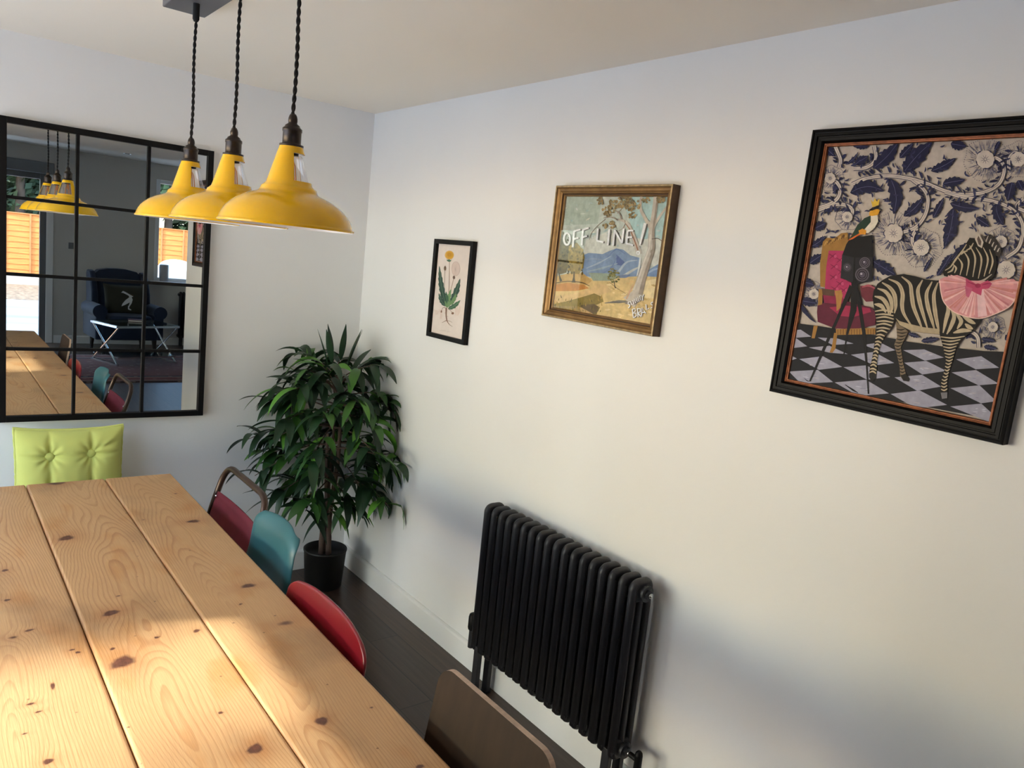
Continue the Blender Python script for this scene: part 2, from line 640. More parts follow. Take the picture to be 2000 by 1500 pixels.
def fence_panel():
    t = bpy.data.objects.new('larch_fence', None)
    COL.objects.link(t)
    s = MB()
    rn = random.Random(4)
    H0, H1 = .14, 1.72
    n_ = 11
    for k in range(n_):
        z0 = H0 + (H1 - H0) * k / n_
        z1 = z0 + (H1 - H0) / n_ + .025
        N = 14
        vs = []
        for i in range(N + 1):
            x = -.88 + 1.76 * i / N
            w = .010 * math.sin(i * .9 + k * 2.3) + rn.uniform(-.004, .004)
            vs += [(x, .012, z0 + w), (x, -.006, z1)]
        s.add(vs, [(2 * i, 2 * i + 2, 2 * i + 3, 2 * i + 1) for i in range(N)])
    s.build('slats', M['fence'], t, solid=.006)
    b = MB()
    for x in (-.87, -.30, .30, .87):
        b.box((x - .02, .014, H0 - .02), (x + .02, .040, H1 + .02))
    b.box((-.9, -.02, H1 + .02), (.9, .04, H1 + .045))
    b.build('battens', M['fence_post'], t)
    MB().box((-.9, -.02, -.11), (.9, .02, .12)).build('gravel_board', M['conc'], t)
    return t


fp = fence_panel()
FYY = -20.5
xs = [-7.4 + 1.92 * k for k in range(12)]
for i, x in enumerate(xs):
    o = fp if i == 0 else copy_tree(fp)
    o.location = (x, FYY, 0)
    tag(o, ('orange larch-lap fence panel seen through the garden door in the mirror' if -.8 < x < 1.4 else 'orange larch-lap fence panel seen through the living room window in the mirror' if 3.3 < x < 6.5
            else 'orange larch-lap fence panel standing clear of the door and window views'), 'fence panel', 'fence panels')
post = None
for i, x in enumerate(xs):
    if post is None:
        post = MB().box((-.05, -.05, -.11), (.05, .06, 1.80)).build('fence_post', M['conc'])
        o = post
    else:
        o = post.copy()
        COL.objects.link(o)
    o.location = (x + .96, FYY, 0)
    tag(o, 'pale post between two orange fence panels', 'fence post', 'fence posts')

M['tree_leaf'] = mat('tree_foliage', (86, 112, 56), .7, noise=.5, nscale=1.6)
M['tree_leaf2'] = mat('tree_foliage_dark', (46, 66, 40), .7, noise=.5, nscale=1.6)
M['tree_leaf3'] = mat('tree_foliage_pale', (92, 116, 60), .7, noise=.4, nscale=1.6)
M['tree_bark'] = mat('tree_bark', (70, 58, 48), .9, noise=.3, nscale=6)


def tree(label, x, y, h, r, m_, seed, n_=5200):
    t = thing('garden_tree', label, 'tree', (x, y, -.12), 0, 'trees beyond the fence')
    rn = random.Random(seed)
    MB().tube([(0, 0, 0), (.05, .05, h * .35), (0, 0, h * .7)], [.16, .12, .05], 8).build('trunk', M['tree_bark'], t)
    f = MB()
    blobs = [(Vector((rn.uniform(-.6, .6) * r, rn.uniform(-.5, .5) * r, h * rn.uniform(.32, .9))), r * rn.uniform(.35, .6)) for _ in range(16)]
    for k in range(n_):
        c, q = rn.choice(blobs)
        d = Vector((rn.gauss(0, 1), rn.gauss(0, 1), rn.gauss(0, 1))).normalized()
        p = c + d * q * rn.uniform(.6, 1.05)
        a = (d + Vector((rn.uniform(-.7, .7), rn.uniform(-.7, .7), rn.uniform(-.2, .9)))).normalized()
        u = a.orthogonal().normalized()
        w = a.cross(u)
        s = rn.uniform(.09, .19)
        f.add([p - u * s, p - w * s * .5, p + u * s, p + w * s * .5], [(0, 1, 2, 3)])
    f.build('foliage', m_, t, fix=False)
    return t


for a in (('dark leafy tree behind the fence left of the garden door', -7.6, -22.6, 6.5, 1.7, M['tree_leaf2'], 1),
          ('mid green tree behind the fence left of the garden door view', -3.6, -22.4, 6.2, 1.7, M['tree_leaf'], 2),
          ('dark green tree behind the fence seen through the garden door', .5, -22.6, 6.8, 1.7, M['tree_leaf2'], 3),
          ('dark tree behind the fence seen through the living room window', 4.4, -22.4, 6.4, 1.7, M['tree_leaf2'], 4),
          ('bushy green tree behind the fence right of the living room window view', 8.3, -22.5, 6.0, 1.7, M['tree_leaf'], 5),
          ('tall dark tree furthest right behind the fence', 12.2, -22.8, 7.0, 1.7, M['tree_leaf2'], 6)):
    tree(*a)


def crown_tree(label, cx, cy, crowns, seed, m_, big=1.0):
    """tree with ellipsoid crowns: (dx, dy, z, rx, ry, rz, leaves)"""
    t = thing('garden_tree', label, 'tree', (cx, cy, -.12))
    rn = random.Random(seed)
    top = max(c[2] for c in crowns)
    MB().tube([(0, 0, 0), (.06, .04, top * .5), (0, 0, top)], [.14, .10, .04], 8).build('trunk', M['tree_bark'], t)
    f = MB()
    for dx, dy, z, rx, ry, rz, n_ in crowns:
        for k in range(n_):
            d = Vector((rn.gauss(0, 1), rn.gauss(0, 1), rn.gauss(0, 1))).normalized() * rn.random() ** .4
            p = Vector((dx + d.x * rx, dy + d.y * ry, z + d.z * rz))
            a = Vector((rn.gauss(0, 1), rn.gauss(0, 1), rn.gauss(0, 1))).normalized()
            u = a.orthogonal().normalized()
            w = a.cross(u)
            s = rn.uniform(.11, .20) * big
            f.add([p - u * s, p - w * s * .5, p + u * s, p + w * s * .5], [(0, 1, 2, 3)])
    f.build('foliage', m_, t, fix=False)


crown_tree('added unseen dense tree keeping sun off the dining end of the table', -9.2, 2.0, [(0, -.05, 6.35, 1.1, 1.45, 1.5, 3600)], 21, M['tree_leaf'])  # unseen tree added to block sun through the pane nearest the back wall
crown_tree('added unseen thin-crowned tree filtering the sun beside the left patio', -9.6, -.3, [(0, .35, 6.2, .8, .75, 1.4, 60)], 22, M['tree_leaf'])  # sparse unseen crown added to weaken the sun on the table
for k in range(7):  # unseen tree row added to keep low sky light off the lower wall
    crown_tree('added unseen tree number %s from the fence end of the sky-blocking row on the left' % ('one', 'two', 'three', 'four', 'five', 'six', 'seven')[k], -21.0 - (k % 2) * .8, -19 + 5.6 * k,
               [(0, 0, 8.2, 2.0, 2.7, 5.2, 3600) if k in (3, 6) else (0, 0, 6.3 + .3 * (k % 3), 2.0, 2.7, 3.4, 2400)], 31 + k, (M['tree_leaf2'], M['tree_leaf'])[k % 2], 2.2)


for k, x in enumerate((-7.6, .8, 9.2)):
    crown_tree(['great dark tree in the back row beyond the fence, left end', 'great dark tree in the back row beyond the fence, middle', 'great dark tree in the back row beyond the fence, right end'][k], x, -28.5,
               [(0, 0, 4.6, 3.9, 1.6, 4.6, 5200)], 51 + k, M['tree_leaf2'], 2.0)


def garden_chair():
    t = thing('garden_chair', 'white rounded garden seat outside the living room window', 'garden seat', (2.05, -11.4, -.12))
    MB().lathe([(.42, .38), (.46, .44), (.45, .50), (.30, .50), (0, .49)], n=28).build('seat', M['trimwhite'], t)

    def back(u, v):
        a = PI * (1.08 - 1.16 * u) + PI
        zz = .48 + .82 * v * (1 - .55 * (2 * u - 1) ** 2)
        return (.46 * math.cos(a) * (1 - .1 * v), .46 * math.sin(a) * (1 - .1 * v), zz)
    MB().grid(back, 28, 8).build('backrest', M['trimwhite'], t, solid=.03)
    for k in range(4):
        a = PI / 4 + k * PI / 2
        MB().tube([(.3 * math.cos(a), .3 * math.sin(a), .45), (.38 * math.cos(a), .38 * math.sin(a), 0)], .02, 8).build('leg', M['trimwhite'], t)


garden_chair()
# ---------------------------------------------------------------- living area behind the camera (seen in the mirror)
M['navy'] = mat('navy_velvet', (13, 29, 54), .8, noise=.1, nscale=8, bump=.2, bscale=500, sheen=.1)
M['dark_leg'] = mat('dark_turned_wood', (34, 24, 20), .4)


def armchair():
    t = thing('wing_armchair', 'navy blue wing-back armchair by the far wall reflected in the mirror', 'armchair', (.40, -7.86, 0), math.radians(-4))
    # faces +y; local front is +y
    MB().rbox((-.35, -.32, .20), (.35, .36, .40), .03, 3).build('base', M['navy'], t)
    MB().rbox((-.27, -.24, .39), (.27, .38, .53), .045, 4).build('seat_cushion', M['navy'], t)
    b = MB()
    pts = [(-.30, .36)] + [(-.30, 1.02)] + [(-.24, 1.08), (-.12, 1.105), (0, 1.11), (.12, 1.105), (.24, 1.08)] + [(.30, 1.02), (.30, .36)]
    b.prism(pts, lambda x, z, d: (x, -.40 + d - .10 * (z - .36), z), .15)
    b.build('backrest', M['navy'], t, bevel=.035, bseg=3)
    for s in (-1, 1):
        w = [(-.40, .50), (-.46, 1.02), (-.42, 1.08), (-.30, 1.06), (-.20, .96), (-.13, .80), (-.10, .62), (-.12, .50)]
        MB().prism(w, lambda y, z, d: (s * (.29 + d), y, z), .085).build('wing', M['navy'], t, bevel=.03, bseg=3)
        a = MB()
        a.rbox((s * .36 - .065, -.34, .20), (s * .36 + .065, .33, .56), .025, 3)
        a.tube([(s * .375, -.30, .575), (s * .375, .335, .575)], .088, 24)
        a.build('arm', M['navy'], t)
        for y in (-.30, .30):
            MB().tube([(s * .32, y, 0), (s * .32, y, .06), (s * .31, y, .21)], [.018, .022, .034], 12).build('leg', M['dark_leg'], t)


armchair()
M['olive'] = mat('olive_printed_cotton', (44, 42, 28), .85, noise=.2, nscale=6)
M['bird'] = mat('white_bird_print', (205, 205, 205), .85)
M['bill'] = mat('orange_bill_print', (170, 120, 70), .85)


def bird_cushion():
    t = thing('printed_cushion', 'dark olive cushion with a white wading bird print on the navy armchair', 'cushion', (.40, -7.72, .535), math.radians(-4))
    W, Hh, D = .27, .195, .075

    def pos(u, v, s):
        a, b = 2 * u - 1, 2 * v - 1
        h = D * ((1 - abs(a) ** 2.6) * (1 - abs(b) ** 2.6)) ** .5
        z = Hh + Hh * b * (1 - .06 * (1 - a * a))
        return (W * a * (1 - .05 * (1 - b * b)), s * h - .25 * (z), z)

    def front(x, z):   # point on the front face slightly raised
        u, v = x / W / 2 + .5, z / Hh / 2
        p = pos(max(0, min(1, u)), max(0, min(1, v)), 1)
        return (p[0], p[1] + .003, p[2])
    m = MB()
    m.grid(lambda u, v: pos(u, v, 1), 24, 24)
    m.grid(lambda u, v: pos(u, v, -1), 24, 24, flip=True)
    m.build('cover', M['olive'], t)
    k = MB()
    for poly, mi in (([(-.07, .29), (-.045, .315), (-.01, .30), (.04, .27), (.085, .245), (.06, .23), (.0, .265), (-.04, .285)], 0),
                     ([(.02, .27), (.055, .255), (.075, .20), (.06, .15), (.03, .10), (.015, .10), (.035, .16), (-.03, .12), (-.075, .10), (-.06, .14), (-.02, .19), (.03, .23)], 0),
                     ([(.01, .11), (.03, .11), (.025, .075), (.055, .055), (.05, .045), (.01, .06)], 0),
                     ([(-.005, .30), (.08, .262), (.10, .25), (.03, .285)], 1)):
        k.flat(poly, front, mi)
    k.build('print', [M['bird'], M['bill']], t)


bird_cushion()
M['glass_top'] = glass_mat('coffee_table_glass', (.80, .90, .90), 1.6)


def coffee_table():
    c = [Vector((-.03, -6.49)), Vector((.74, -6.76)), Vector((.75, -7.38)), Vector((-.01, -7.16))]
    cen = sum(c, Vector((0, 0))) / 4
    t = thing('coffee_table', 'glass coffee table with crossed chrome legs on the rug', 'coffee table', (cen.x, cen.y, .012), math.radians(-17.5))
    w, d, h = .40, .31, .49
    f = MB()
    for s in (-1, 1):
        f.box((-w, s * d - .0125, h - .025), (w, s * d + .0125, h))
        f.box((s * w - .0125, -d, h - .025), (s * w + .0125, d, h))
    f.build('top_frame', M['chrome'], t)
    MB().box((-w, -d, h), (w, d, h + .008)).build('glass_top', M['glass_top'], t)
    for s in (-1, 1):
        for q in (-1, 1):
            MB().tube([(s * w * .96, q * d, h - .02), (s * w * .96, -q * d * .9, .02)], .0125, 4).build('leg', M['chrome'], t)
        MB().box((s * w * .96 - .012, -d, 0), (s * w * .96 + .012, d, .022)).build('foot_bar', M['chrome'], t)
    MB().box((-w * .92, -d * .9, .10), (w * .92, d * .9, .108)).build('lower_shelf', M['glass_top'], t)
    for s in (-1, 1):
        MB().box((-w * .95, s * d * .9 - .01, .082), (w * .95, s * d * .9 + .01, .10)).build('shelf_rail', M['chrome'], t)
    bk = thing('book', 'dark red book lying on the glass coffee table', 'book', (cen.x + .03, cen.y - .10, .012 + h + .008), .2)
    MB().box((-.10, -.07, 0), (.10, .07, .004)).box((-.10, -.07, .022), (.10, .07, .026)).box((-.10, -.07, .004), (-.096, .07, .022)).build('cover', mat('dark_red_book_cover', (84, 26, 30), .5), bk)
    MB().box((-.095, -.066, .004), (.096, .066, .022)).build('pages', mat('book_pages', (220, 212, 196), .9), bk)


coffee_table()


def rug_material():
    m, n, l, b = nt('red_persian_rug')
    tc = n.new('ShaderNodeTexCoord')
    sx = n.new('ShaderNodeSeparateXYZ')
    l.new(tc.outputs['Object'], sx.inputs[0])

    def mth(op, a, v=None, c=None):
        q = n.new('ShaderNodeMath')
        q.operation = op
        if hasattr(a, 'links'):
            l.new(a, q.inputs[0])
        else:
            q.inputs[0].default_value = a
        if c is not None:
            l.new(c, q.inputs[1])
        elif v is not None:
            q.inputs[1].default_value = v
        return q.outputs[0]
    ax = mth('SUBTRACT', 1.35, c=mth('ABSOLUTE', sx.outputs[0]))
    ay = mth('SUBTRACT', 1.0, c=mth('ABSOLUTE', sx.outputs[1]))
    e = mth('MINIMUM', ax, c=ay)
    r = n.new('ShaderNodeValToRGB')
    r.color_ramp.interpolation = 'CONSTANT'
    st = [(0, (62, 42, 42)), (.06, (140, 118, 106)), (.10, (104, 62, 60)), (.26, (136, 114, 102)), (.30, (56, 52, 58)), (.36, (106, 70, 66))]
    while len(r.color_ramp.elements) < len(st):
        r.color_ramp.elements.new(.5)
    for q, (p, c) in zip(r.color_ramp.elements, st):
        q.position = p
        q.color = (*lin(c), 1)
    l.new(e, r.inputs[0])
    v = n.new('ShaderNodeTexVoronoi')
    v.inputs['Scale'].default_value = 11
    l.new(tc.outputs['Object'], v.inputs['Vector'])
    r2 = n.new('ShaderNodeValToRGB')
    r2.color_ramp.elements[0].position = .22
    r2.color_ramp.elements[0].color = (1, 1, 1, 1)
    r2.color_ramp.elements[1].position = .30
    r2.color_ramp.elements[1].color = (0, 0, 0, 1)
    l.new(v.outputs['Distance'], r2.inputs[0])
    mx = n.new('ShaderNodeMix')
    mx.data_type = 'RGBA'
    l.new(mth('MULTIPLY', r2.outputs[0], .55), mx.inputs[0])
    l.new(r.outputs[0], mx.inputs[6])
    mx.inputs[7].default_value = (*lin((142, 120, 106)), 1)
    l.new(mx.outputs[2], b.inputs['Base Color'])
    b.inputs['Roughness'].default_value = .95
    return m


rug = MB().rbox((-1.35, -1.0, 0), (1.35, 1.0, .012), .004, 1).build('rug', rug_material())
rug.location = (.45, -6.50, 0)
tag(rug, 'faded red patterned rug under the glass coffee table', 'rug')
radiator('column_radiator', 'black column radiator under the living room window reflected in the mirror', (1.87, FY, 0), -PI / 2, 13, .12, .82, valve=False)
va = MB().lathe([(0, .0), (.062, .0), (.066, .006), (.066, .235), (.060, .245), (.055, .245), (.055, .10), (0, .10)], n=32).build('vase', mat('grey_ceramic_vase', (170, 170, 176), .4))
va.location = (1.075, FY - .01, FW[2] + .005)
tag(va, 'pale grey cylinder vase on the living room window sill', 'vase')
sw = thing('light_switch', 'small grey wall switch beside the garden door', 'switch', (-.13, FY, 1.36))
MB().rbox((-.043, 0, -.043), (.043, .010, .043), .003, 2).build('plate', M['grey_frame'], sw)
MB().rbox((-.012, .009, -.02), (.012, .014, .02), .002, 2).build('rocker', M['grey_frame'], sw)
dl = thing('downlight', 'small recessed downlight in the living room ceiling', 'downlight', (.36, -7.71, CH2))
MB().lathe([(.030, -.002), (.045, -.006), (.046, 0)], n=28).build('ring', M['chrome'], dl)
MB().lathe([(0, -.001), (.031, -.003)], n=20).build('lens', M['enamel_white'], dl)
# ---------------------------------------------------------------- dining table
TZ = .758
TB = [-1.0655, -1.3015, -1.5555, -1.80, -2.05]      # board seams across the table
TY0, TY1 = -3.86, -.575


def table_px(px, py):
    q = on_plane(px, py, 2, TZ)
    return q.x, q.y


KNOTS = [  # photo px, size across (m), size along (m), darkness
    (217, 1197, .020, .016, 1.0), (240, 1293, .034, .027, .85), (130, 1051, .028, .022, .8), (378, 1018, .024, .020, .75),
    (112, 944, .028, .022, .9), (485, 1144, .022, .018, .8), (558, 1217, .026, .020, .55), (628, 1408, .017, .013, 1.0),
    (498, 1463, .020, .014, .95), (306, 1245, .006, .006, 1), (220, 1267, .007, .006, 1), (152, 1274, .006, .006, 1),
    (141, 1269, .006, .005, 1), (94, 1487, .012, .008, .9), (384, 1232, .010, .010, .8), (231, 1164, .007, .005, .8),
    (57, 1231, .012, .005, 1), (431, 1392, .008, .005, .8), (10, 1114, .012, .009, .8), (14, 1172, .010, .006, .9),
    (280, 1015, .006, .005, .7), (343, 964, .007, .006, .8), (820, 1497, .010, .007, .9), (726, 1382, .006, .005, .7),
    (60, 1375, .012, .004, .9), (75, 1390, .010, .004, .8), (48, 1433, .008, .004, .7), (470, 1180, .008, .006, .7),
    (300, 1258, .016, .012, .3), (25, 1245, .016, .008, .6), (103, 1340, .005, .020, .8)]
KN = [(*table_px(a, b), c, d, e) for a, b, c, d, e in KNOTS]
rk = random.Random(5)
for _ in range(34):    # knots on the parts of the boards further along
    KN.append((rk.uniform(-2.03, -1.1), rk.uniform(-3.8, -2.75), rk.uniform(.006, .026), rk.uniform(.005, .018), rk.uniform(.6, 1)))
for _ in range(16):
    KN.append((rk.uniform(-2.03, -1.78), rk.uniform(-2.75, -.6), rk.uniform(.006, .026), rk.uniform(.005, .018), rk.uniform(.6, 1)))


def pine_material():
    m, n, l, b = nt('waxed_pine_boards')

    def attr(nm):
        a = n.new('ShaderNodeAttribute')
        a.attribute_name = nm
        return a.outputs['Fac']

    def math_(op, a, c=None, v=None):
        q = n.new('ShaderNodeMath')
        q.operation = op
        l.new(a, q.inputs[0])
        if c is not None:
            l.new(c, q.inputs[1])
        elif v is not None:
            q.inputs[1].default_value = v
        return q.outputs[0]

    def ramp(src, stops, interp='LINEAR'):
        r = n.new('ShaderNodeValToRGB')
        r.color_ramp.interpolation = interp
        while len(r.color_ramp.elements) < len(stops):
            r.color_ramp.elements.new(.5)
        for e, (p, c) in zip(r.color_ramp.elements, stops):
            e.position = p
            e.color = (*c, 1)
        l.new(src, r.inputs[0])
        return r.outputs[0]

    def mix(fac, a, c, mode='MIX'):
        q = n.new('ShaderNodeMix')
        q.data_type = 'RGBA'
        q.blend_type = mode
        if isinstance(fac, float):
            q.inputs[0].default_value = fac
        else:
            l.new(fac, q.inputs[0])
        for s_, k in ((a, 6), (c, 7)):
            if isinstance(s_, tuple):
                q.inputs[k].default_value = (*s_, 1)
            else:
                l.new(s_, q.inputs[k])
        return q.outputs[2]
    tc = n.new('ShaderNodeTexCoord')

    def noise(scale, stretch, detail=4):
        mp = n.new('ShaderNodeMapping')
        mp.inputs['Scale'].default_value = stretch
        l.new(tc.outputs['Object'], mp.inputs[0])
        t = n.new('ShaderNodeTexNoise')
        t.inputs['Scale'].default_value = scale
        t.inputs['Detail'].default_value = detail
        l.new(mp.outputs[0], t.inputs['Vector'])
        return t.outputs[0]
    ring = attr('ring')
    fine = noise(1, (40, 6, 1), 3)
    rr = math_('ADD', ring, math_('MULTIPLY', fine, v=.55))
    fr = math_('FRACT', rr)
    line = ramp(fr, [(0, (0, 0, 0)), (.58, (.10, .10, .10)), (.84, (.85, .85, .85)), (.93, (1, 1, 1)), (1, (0, 0, 0))])
    fib = noise(1, (420, 14, 1), 2)
    mott = noise(1, (7, 3.2, 1), 5)
    base = mix(math_('MULTIPLY', mott, v=1.0), lin((212, 172, 122)), lin((194, 150, 102)))
    base = mix(ramp(noise(1, (9, 4, 1), 3), [(0, (0, 0, 0)), (.56, (0, 0, 0)), (.72, (.7, .7, .7))]), base, lin((192, 134, 74)))
    lw = math_('MULTIPLY', math_('MULTIPLY', line, v=.78), ramp(noise(1, (3, 1.4, 1), 3), [(.3, (.16, .16, .16)), (.72, (.78, .78, .78))]))
    col = mix(lw, base, lin((150, 96, 52)))
    col = mix(math_('MULTIPLY', ramp(fib, [(.35, (0, 0, 0)), (.7, (1, 1, 1))]), v=.16), col, lin((140, 92, 54)))
    # grey weathered stains
    st = ramp(noise(1, (5, 3, 1), 6), [(.57, (0, 0, 0)), (.75, (.45, .45, .45))])
    col = mix(st, col, lin((120, 96, 70)))
    halo = attr('halo')
    col = mix(math_('MULTIPLY', halo, v=.55), col, lin((158, 98, 52)))
    kn = attr('knot')
    kcol = mix(noise(90, (1, 1, 1), 3), lin((52, 32, 24)), lin((120, 74, 54)))
    col = mix(ramp(kn, [(.25, (0, 0, 0)), (.55, (1, 1, 1))]), col, kcol)
    # small nicks
    nk = n.new('ShaderNodeTexVoronoi')
    nk.inputs['Scale'].default_value = 17
    l.new(tc.outputs['Object'], nk.inputs['Vector'])
    col = mix(ramp(nk.outputs['Distance'], [(0, (.8, .8, .8)), (.045, (.5, .5, .5)), (.06, (0, 0, 0))]), col, lin((84, 56, 40)))
    l.new(col, b.inputs['Base Color'])
    b.inputs['Roughness'].default_value = .42
    b.inputs['Specular IOR Level'].default_value = .4
    bp = n.new('ShaderNodeBump')
    bp.inputs['Strength'].default_value = .22
    bp.inputs['Distance'].default_value = .0012
    l.new(math_('SUBTRACT', fib, math_('MULTIPLY', line, v=.35)), bp.inputs['Height'])
    l.new(bp.outputs[0], b.inputs['Normal'])
    return m


M['pine'] = pine_material()


def table_top(parent):
    """boards with dense tops so that ring, halo and knot fields can be stored per vertex"""
    V, F, RING, KNOT, HALO = [], [], [], [], []
    off = 0
    rs = np.random.RandomState(3)
    th = .042
    for bi in range(len(TB) - 1):
        xa, xb = TB[bi + 1] + .0018, TB[bi] - (.0018 if bi else 0)
        nx, ny = 62, 720
        us = np.linspace(xa, xb, nx)
        vs = np.linspace(TY0, TY1, ny)
        U, W = np.meshgrid(us, vs)
        # edge rounding
        e = np.minimum(U - xa, xb - U)
        dz = -np.clip(.004 - e, 0, .004) ** 2 / .004 * .9
        e2 = np.minimum(W - TY0, TY1 - W)
        dz += -np.clip(.004 - e2, 0, .004) ** 2 / .004 * .9
        ph = rs.rand(8) * 6.28
        uc = (xa + xb) / 2 + (rs.rand() - .5) * .10 + .03 * np.sin(W * 1.7 + ph[0]) + .012 * np.sin(W * 4.1 + ph[1])
        d = .05 + .035 * np.sin(W * 1.15 + ph[2]) + .02 * np.sin(W * 2.9 + ph[3]) + .008 * np.sin(W * 7.3 + ph[4])
        r = np.sqrt((U - uc) ** 2 + d ** 2)
        r += .003 * np.sin(U * 60 + W * 5 + ph[5]) + .002 * np.sin(U * 23 - W * 11 + ph[6]) + .0018 * np.sin(W * 19 + U * 31 + ph[7])
        kn = np.zeros_like(U)
        hl = np.zeros_like(U)
        for kx, ky, a, c, dk in KN:
            if not (xa - .03 < kx < xb + .03):
                continue
            du, dw = (U - kx) / a, (W - ky) / c
            th_ = np.arctan2(dw, du)
            dd = (du ** 2 + dw ** 2) * (1 + .28 * np.sin(2 * th_ + kx * 40) + .16 * np.sin(3 * th_ + ky * 70) + .10 * np.sin(7 * th_ + kx * 90))
            kn = np.maximum(kn, dk * np.exp(-dd * 1.3))
            hl = np.maximum(hl, dk * np.exp(-dd * .22) * min(1, a / .02))
            big = ((U - kx) / (a * 2.0)) ** 2 + ((W - ky) / (c * 4.2)) ** 2
            r += (.55 * a) * np.exp(-big) * (1 if a > .009 else .4)
        ring = r / .0066
        Z = TZ + dz
        V.append(np.stack([U, W, Z], -1).reshape(-1, 3))
        idx = np.arange(nx * ny).reshape(ny, nx) + off
        F.append(np.stack([idx[:-1, :-1], idx[:-1, 1:], idx[1:, 1:], idx[1:, :-1]], -1).reshape(-1, 4))
        RING.append(ring.ravel()); KNOT.append(kn.ravel()); HALO.append(hl.ravel())
        # skirt and underside
        loop = np.concatenate([idx[0, :], idx[1:, -1], idx[-1, -2::-1], idx[-2:0:-1, 0]])
        o2 = off + nx * ny
        top = np.concatenate(V)[loop]
        low = top.copy(); low[:, 2] = TZ - th
        V.append(low)
        k = len(loop)
        RING.append(np.concatenate(RING)[loop] + 3); KNOT.append(np.concatenate(KNOT)[loop] * 0); HALO.append(np.zeros(k))
        li = np.arange(k) + o2
        F.append(np.stack([np.roll(loop, -1), loop, li, np.roll(li, -1)], -1))
        off = o2 + k
        c4 = np.array([[xa, TY0, TZ - th], [xb, TY0, TZ - th], [xb, TY1, TZ - th], [xa, TY1, TZ - th]])
        V.append(c4); F.append(np.array([[off + 3, off + 2, off + 1, off]]))
        RING.append(np.zeros(4)); KNOT.append(np.zeros(4)); HALO.append(np.zeros(4))
        off += 4
    V = np.concatenate(V).astype(np.float32)
    F = np.concatenate(F).astype(np.int32)
    V -= np.array(parent.location, dtype=np.float32)
    me = bpy.data.meshes.new('tabletop')
    me.vertices.add(len(V)); me.vertices.foreach_set('co', V.ravel())
    me.loops.add(F.size); me.loops.foreach_set('vertex_index', F.ravel())
    me.polygons.add(len(F)); me.polygons.foreach_set('loop_start', np.arange(0, F.size, 4, dtype=np.int32))
    me.update(calc_edges=True)
    for nm, arr in (('ring', RING), ('knot', KNOT), ('halo', HALO)):
        a = me.attributes.new(nm, 'FLOAT', 'POINT')
        a.data.foreach_set('value', np.concatenate(arr).astype(np.float32))
    me.materials.append(M['pine'])
    o = bpy.data.objects.new('tabletop', me)
    COL.objects.link(o)
    o.parent = parent
    return o


M['pine_leg'] = mat('pine_table_base', (188, 138, 86), .5, noise=.15, nscale=6, stretch=(6, 6, 1))
tcx, tcy = (TB[0] + TB[-1]) / 2, (TY0 + TY1) / 2
table = thing('dining_table', 'long rustic pine dining table of wide waxed boards with dark knots', 'table', (tcx, tcy, 0))
table_top(table)
hw, hl_ = (TB[0] - TB[-1]) / 2, (TY1 - TY0) / 2
ap = MB()
for sx in (-1, 1):
    ap.box((sx * (hw - .09) - .012, -hl_ + .16, .60), (sx * (hw - .09) + .012, hl_ - .16, TZ - .042))
for sy in (-1, 1):
    ap.box((-hw + .102, sy * (hl_ - .16) - .012, .60), (hw - .102, sy * (hl_ - .16) + .012, TZ - .042))
ap.build('apron', M['pine_leg'], table, bevel=.003)
for sx in (-1, 1):
    for sy in (-1, 1):
        cx_, cy_ = sx * (hw - .12), sy * (hl_ - .19)
        MB().rbox((cx_ - .04, cy_ - .04, 0), (cx_ + .04, cy_ + .04, TZ - .042), .006, 2, smooth=False).build('leg', M['pine_leg'], table)

# ---------------------------------------------------------------- chairs along the table (all face the table, -x)
M['brown_tube'] = mat('brown_painted_steel_tube', (74, 58, 50), .3, .55, noise=.12, nscale=30)
M['burgundy'] = mat('burgundy_canvas', (124, 38, 52), .75, noise=.07, nscale=25, bump=.25, bscale=700)
M['teal'] = mat('teal_plastic', (48, 98, 106), .38, noise=.03, nscale=15, bump=.06, bscale=500)
M['red'] = mat('red_lacquer', (120, 14, 28), .3, noise=.05, nscale=18, coat=.2)
M['ply'] = mat('brown_plywood', (44, 31, 18), .55, spec=.22, noise=.22, nscale=5, stretch=(9, 9, 1.2), bump=.05, bscale=300)
M['ply_edge'] = mat('plywood_edge', (190, 164, 142), .6, noise=.2, nscale=40, stretch=(1, 1, 6))
M['grey_tube'] = mat('grey_steel_tube', (120, 120, 122), .3, .8)


def bent(points, r, seg=5):
    """polyline with rounded corners"""
    P = [Vector(p) for p in points]
    out = [P[0]]
    for a, b, c in zip(P, P[1:], P[2:]):
        d1, d2 = (a - b), (c - b)
        q = min(r, d1.length * .49, d2.length * .49)
        s, e = b + d1.normalized() * q, b + d2.normalized() * q
        for i in range(seg + 1):
            t = i / seg
            out.append(s * (1 - t) ** 2 + b * 2 * t * (1 - t) + e * t * t)
    return out + [P[-1]]


def tube_leg_pair(parent, x0, x1, w, z, r=.011, m_=None, splay=.03):
    """four separate round legs from the seat corners"""
    for sy in (-1, 1):
        for x, dx in ((x0, -splay), (x1, splay)):
            MB().tube([(x, sy * w, z), (x + dx, sy * (w + splay * .6), 0.0)], r, 10).build('leg', m_, parent)


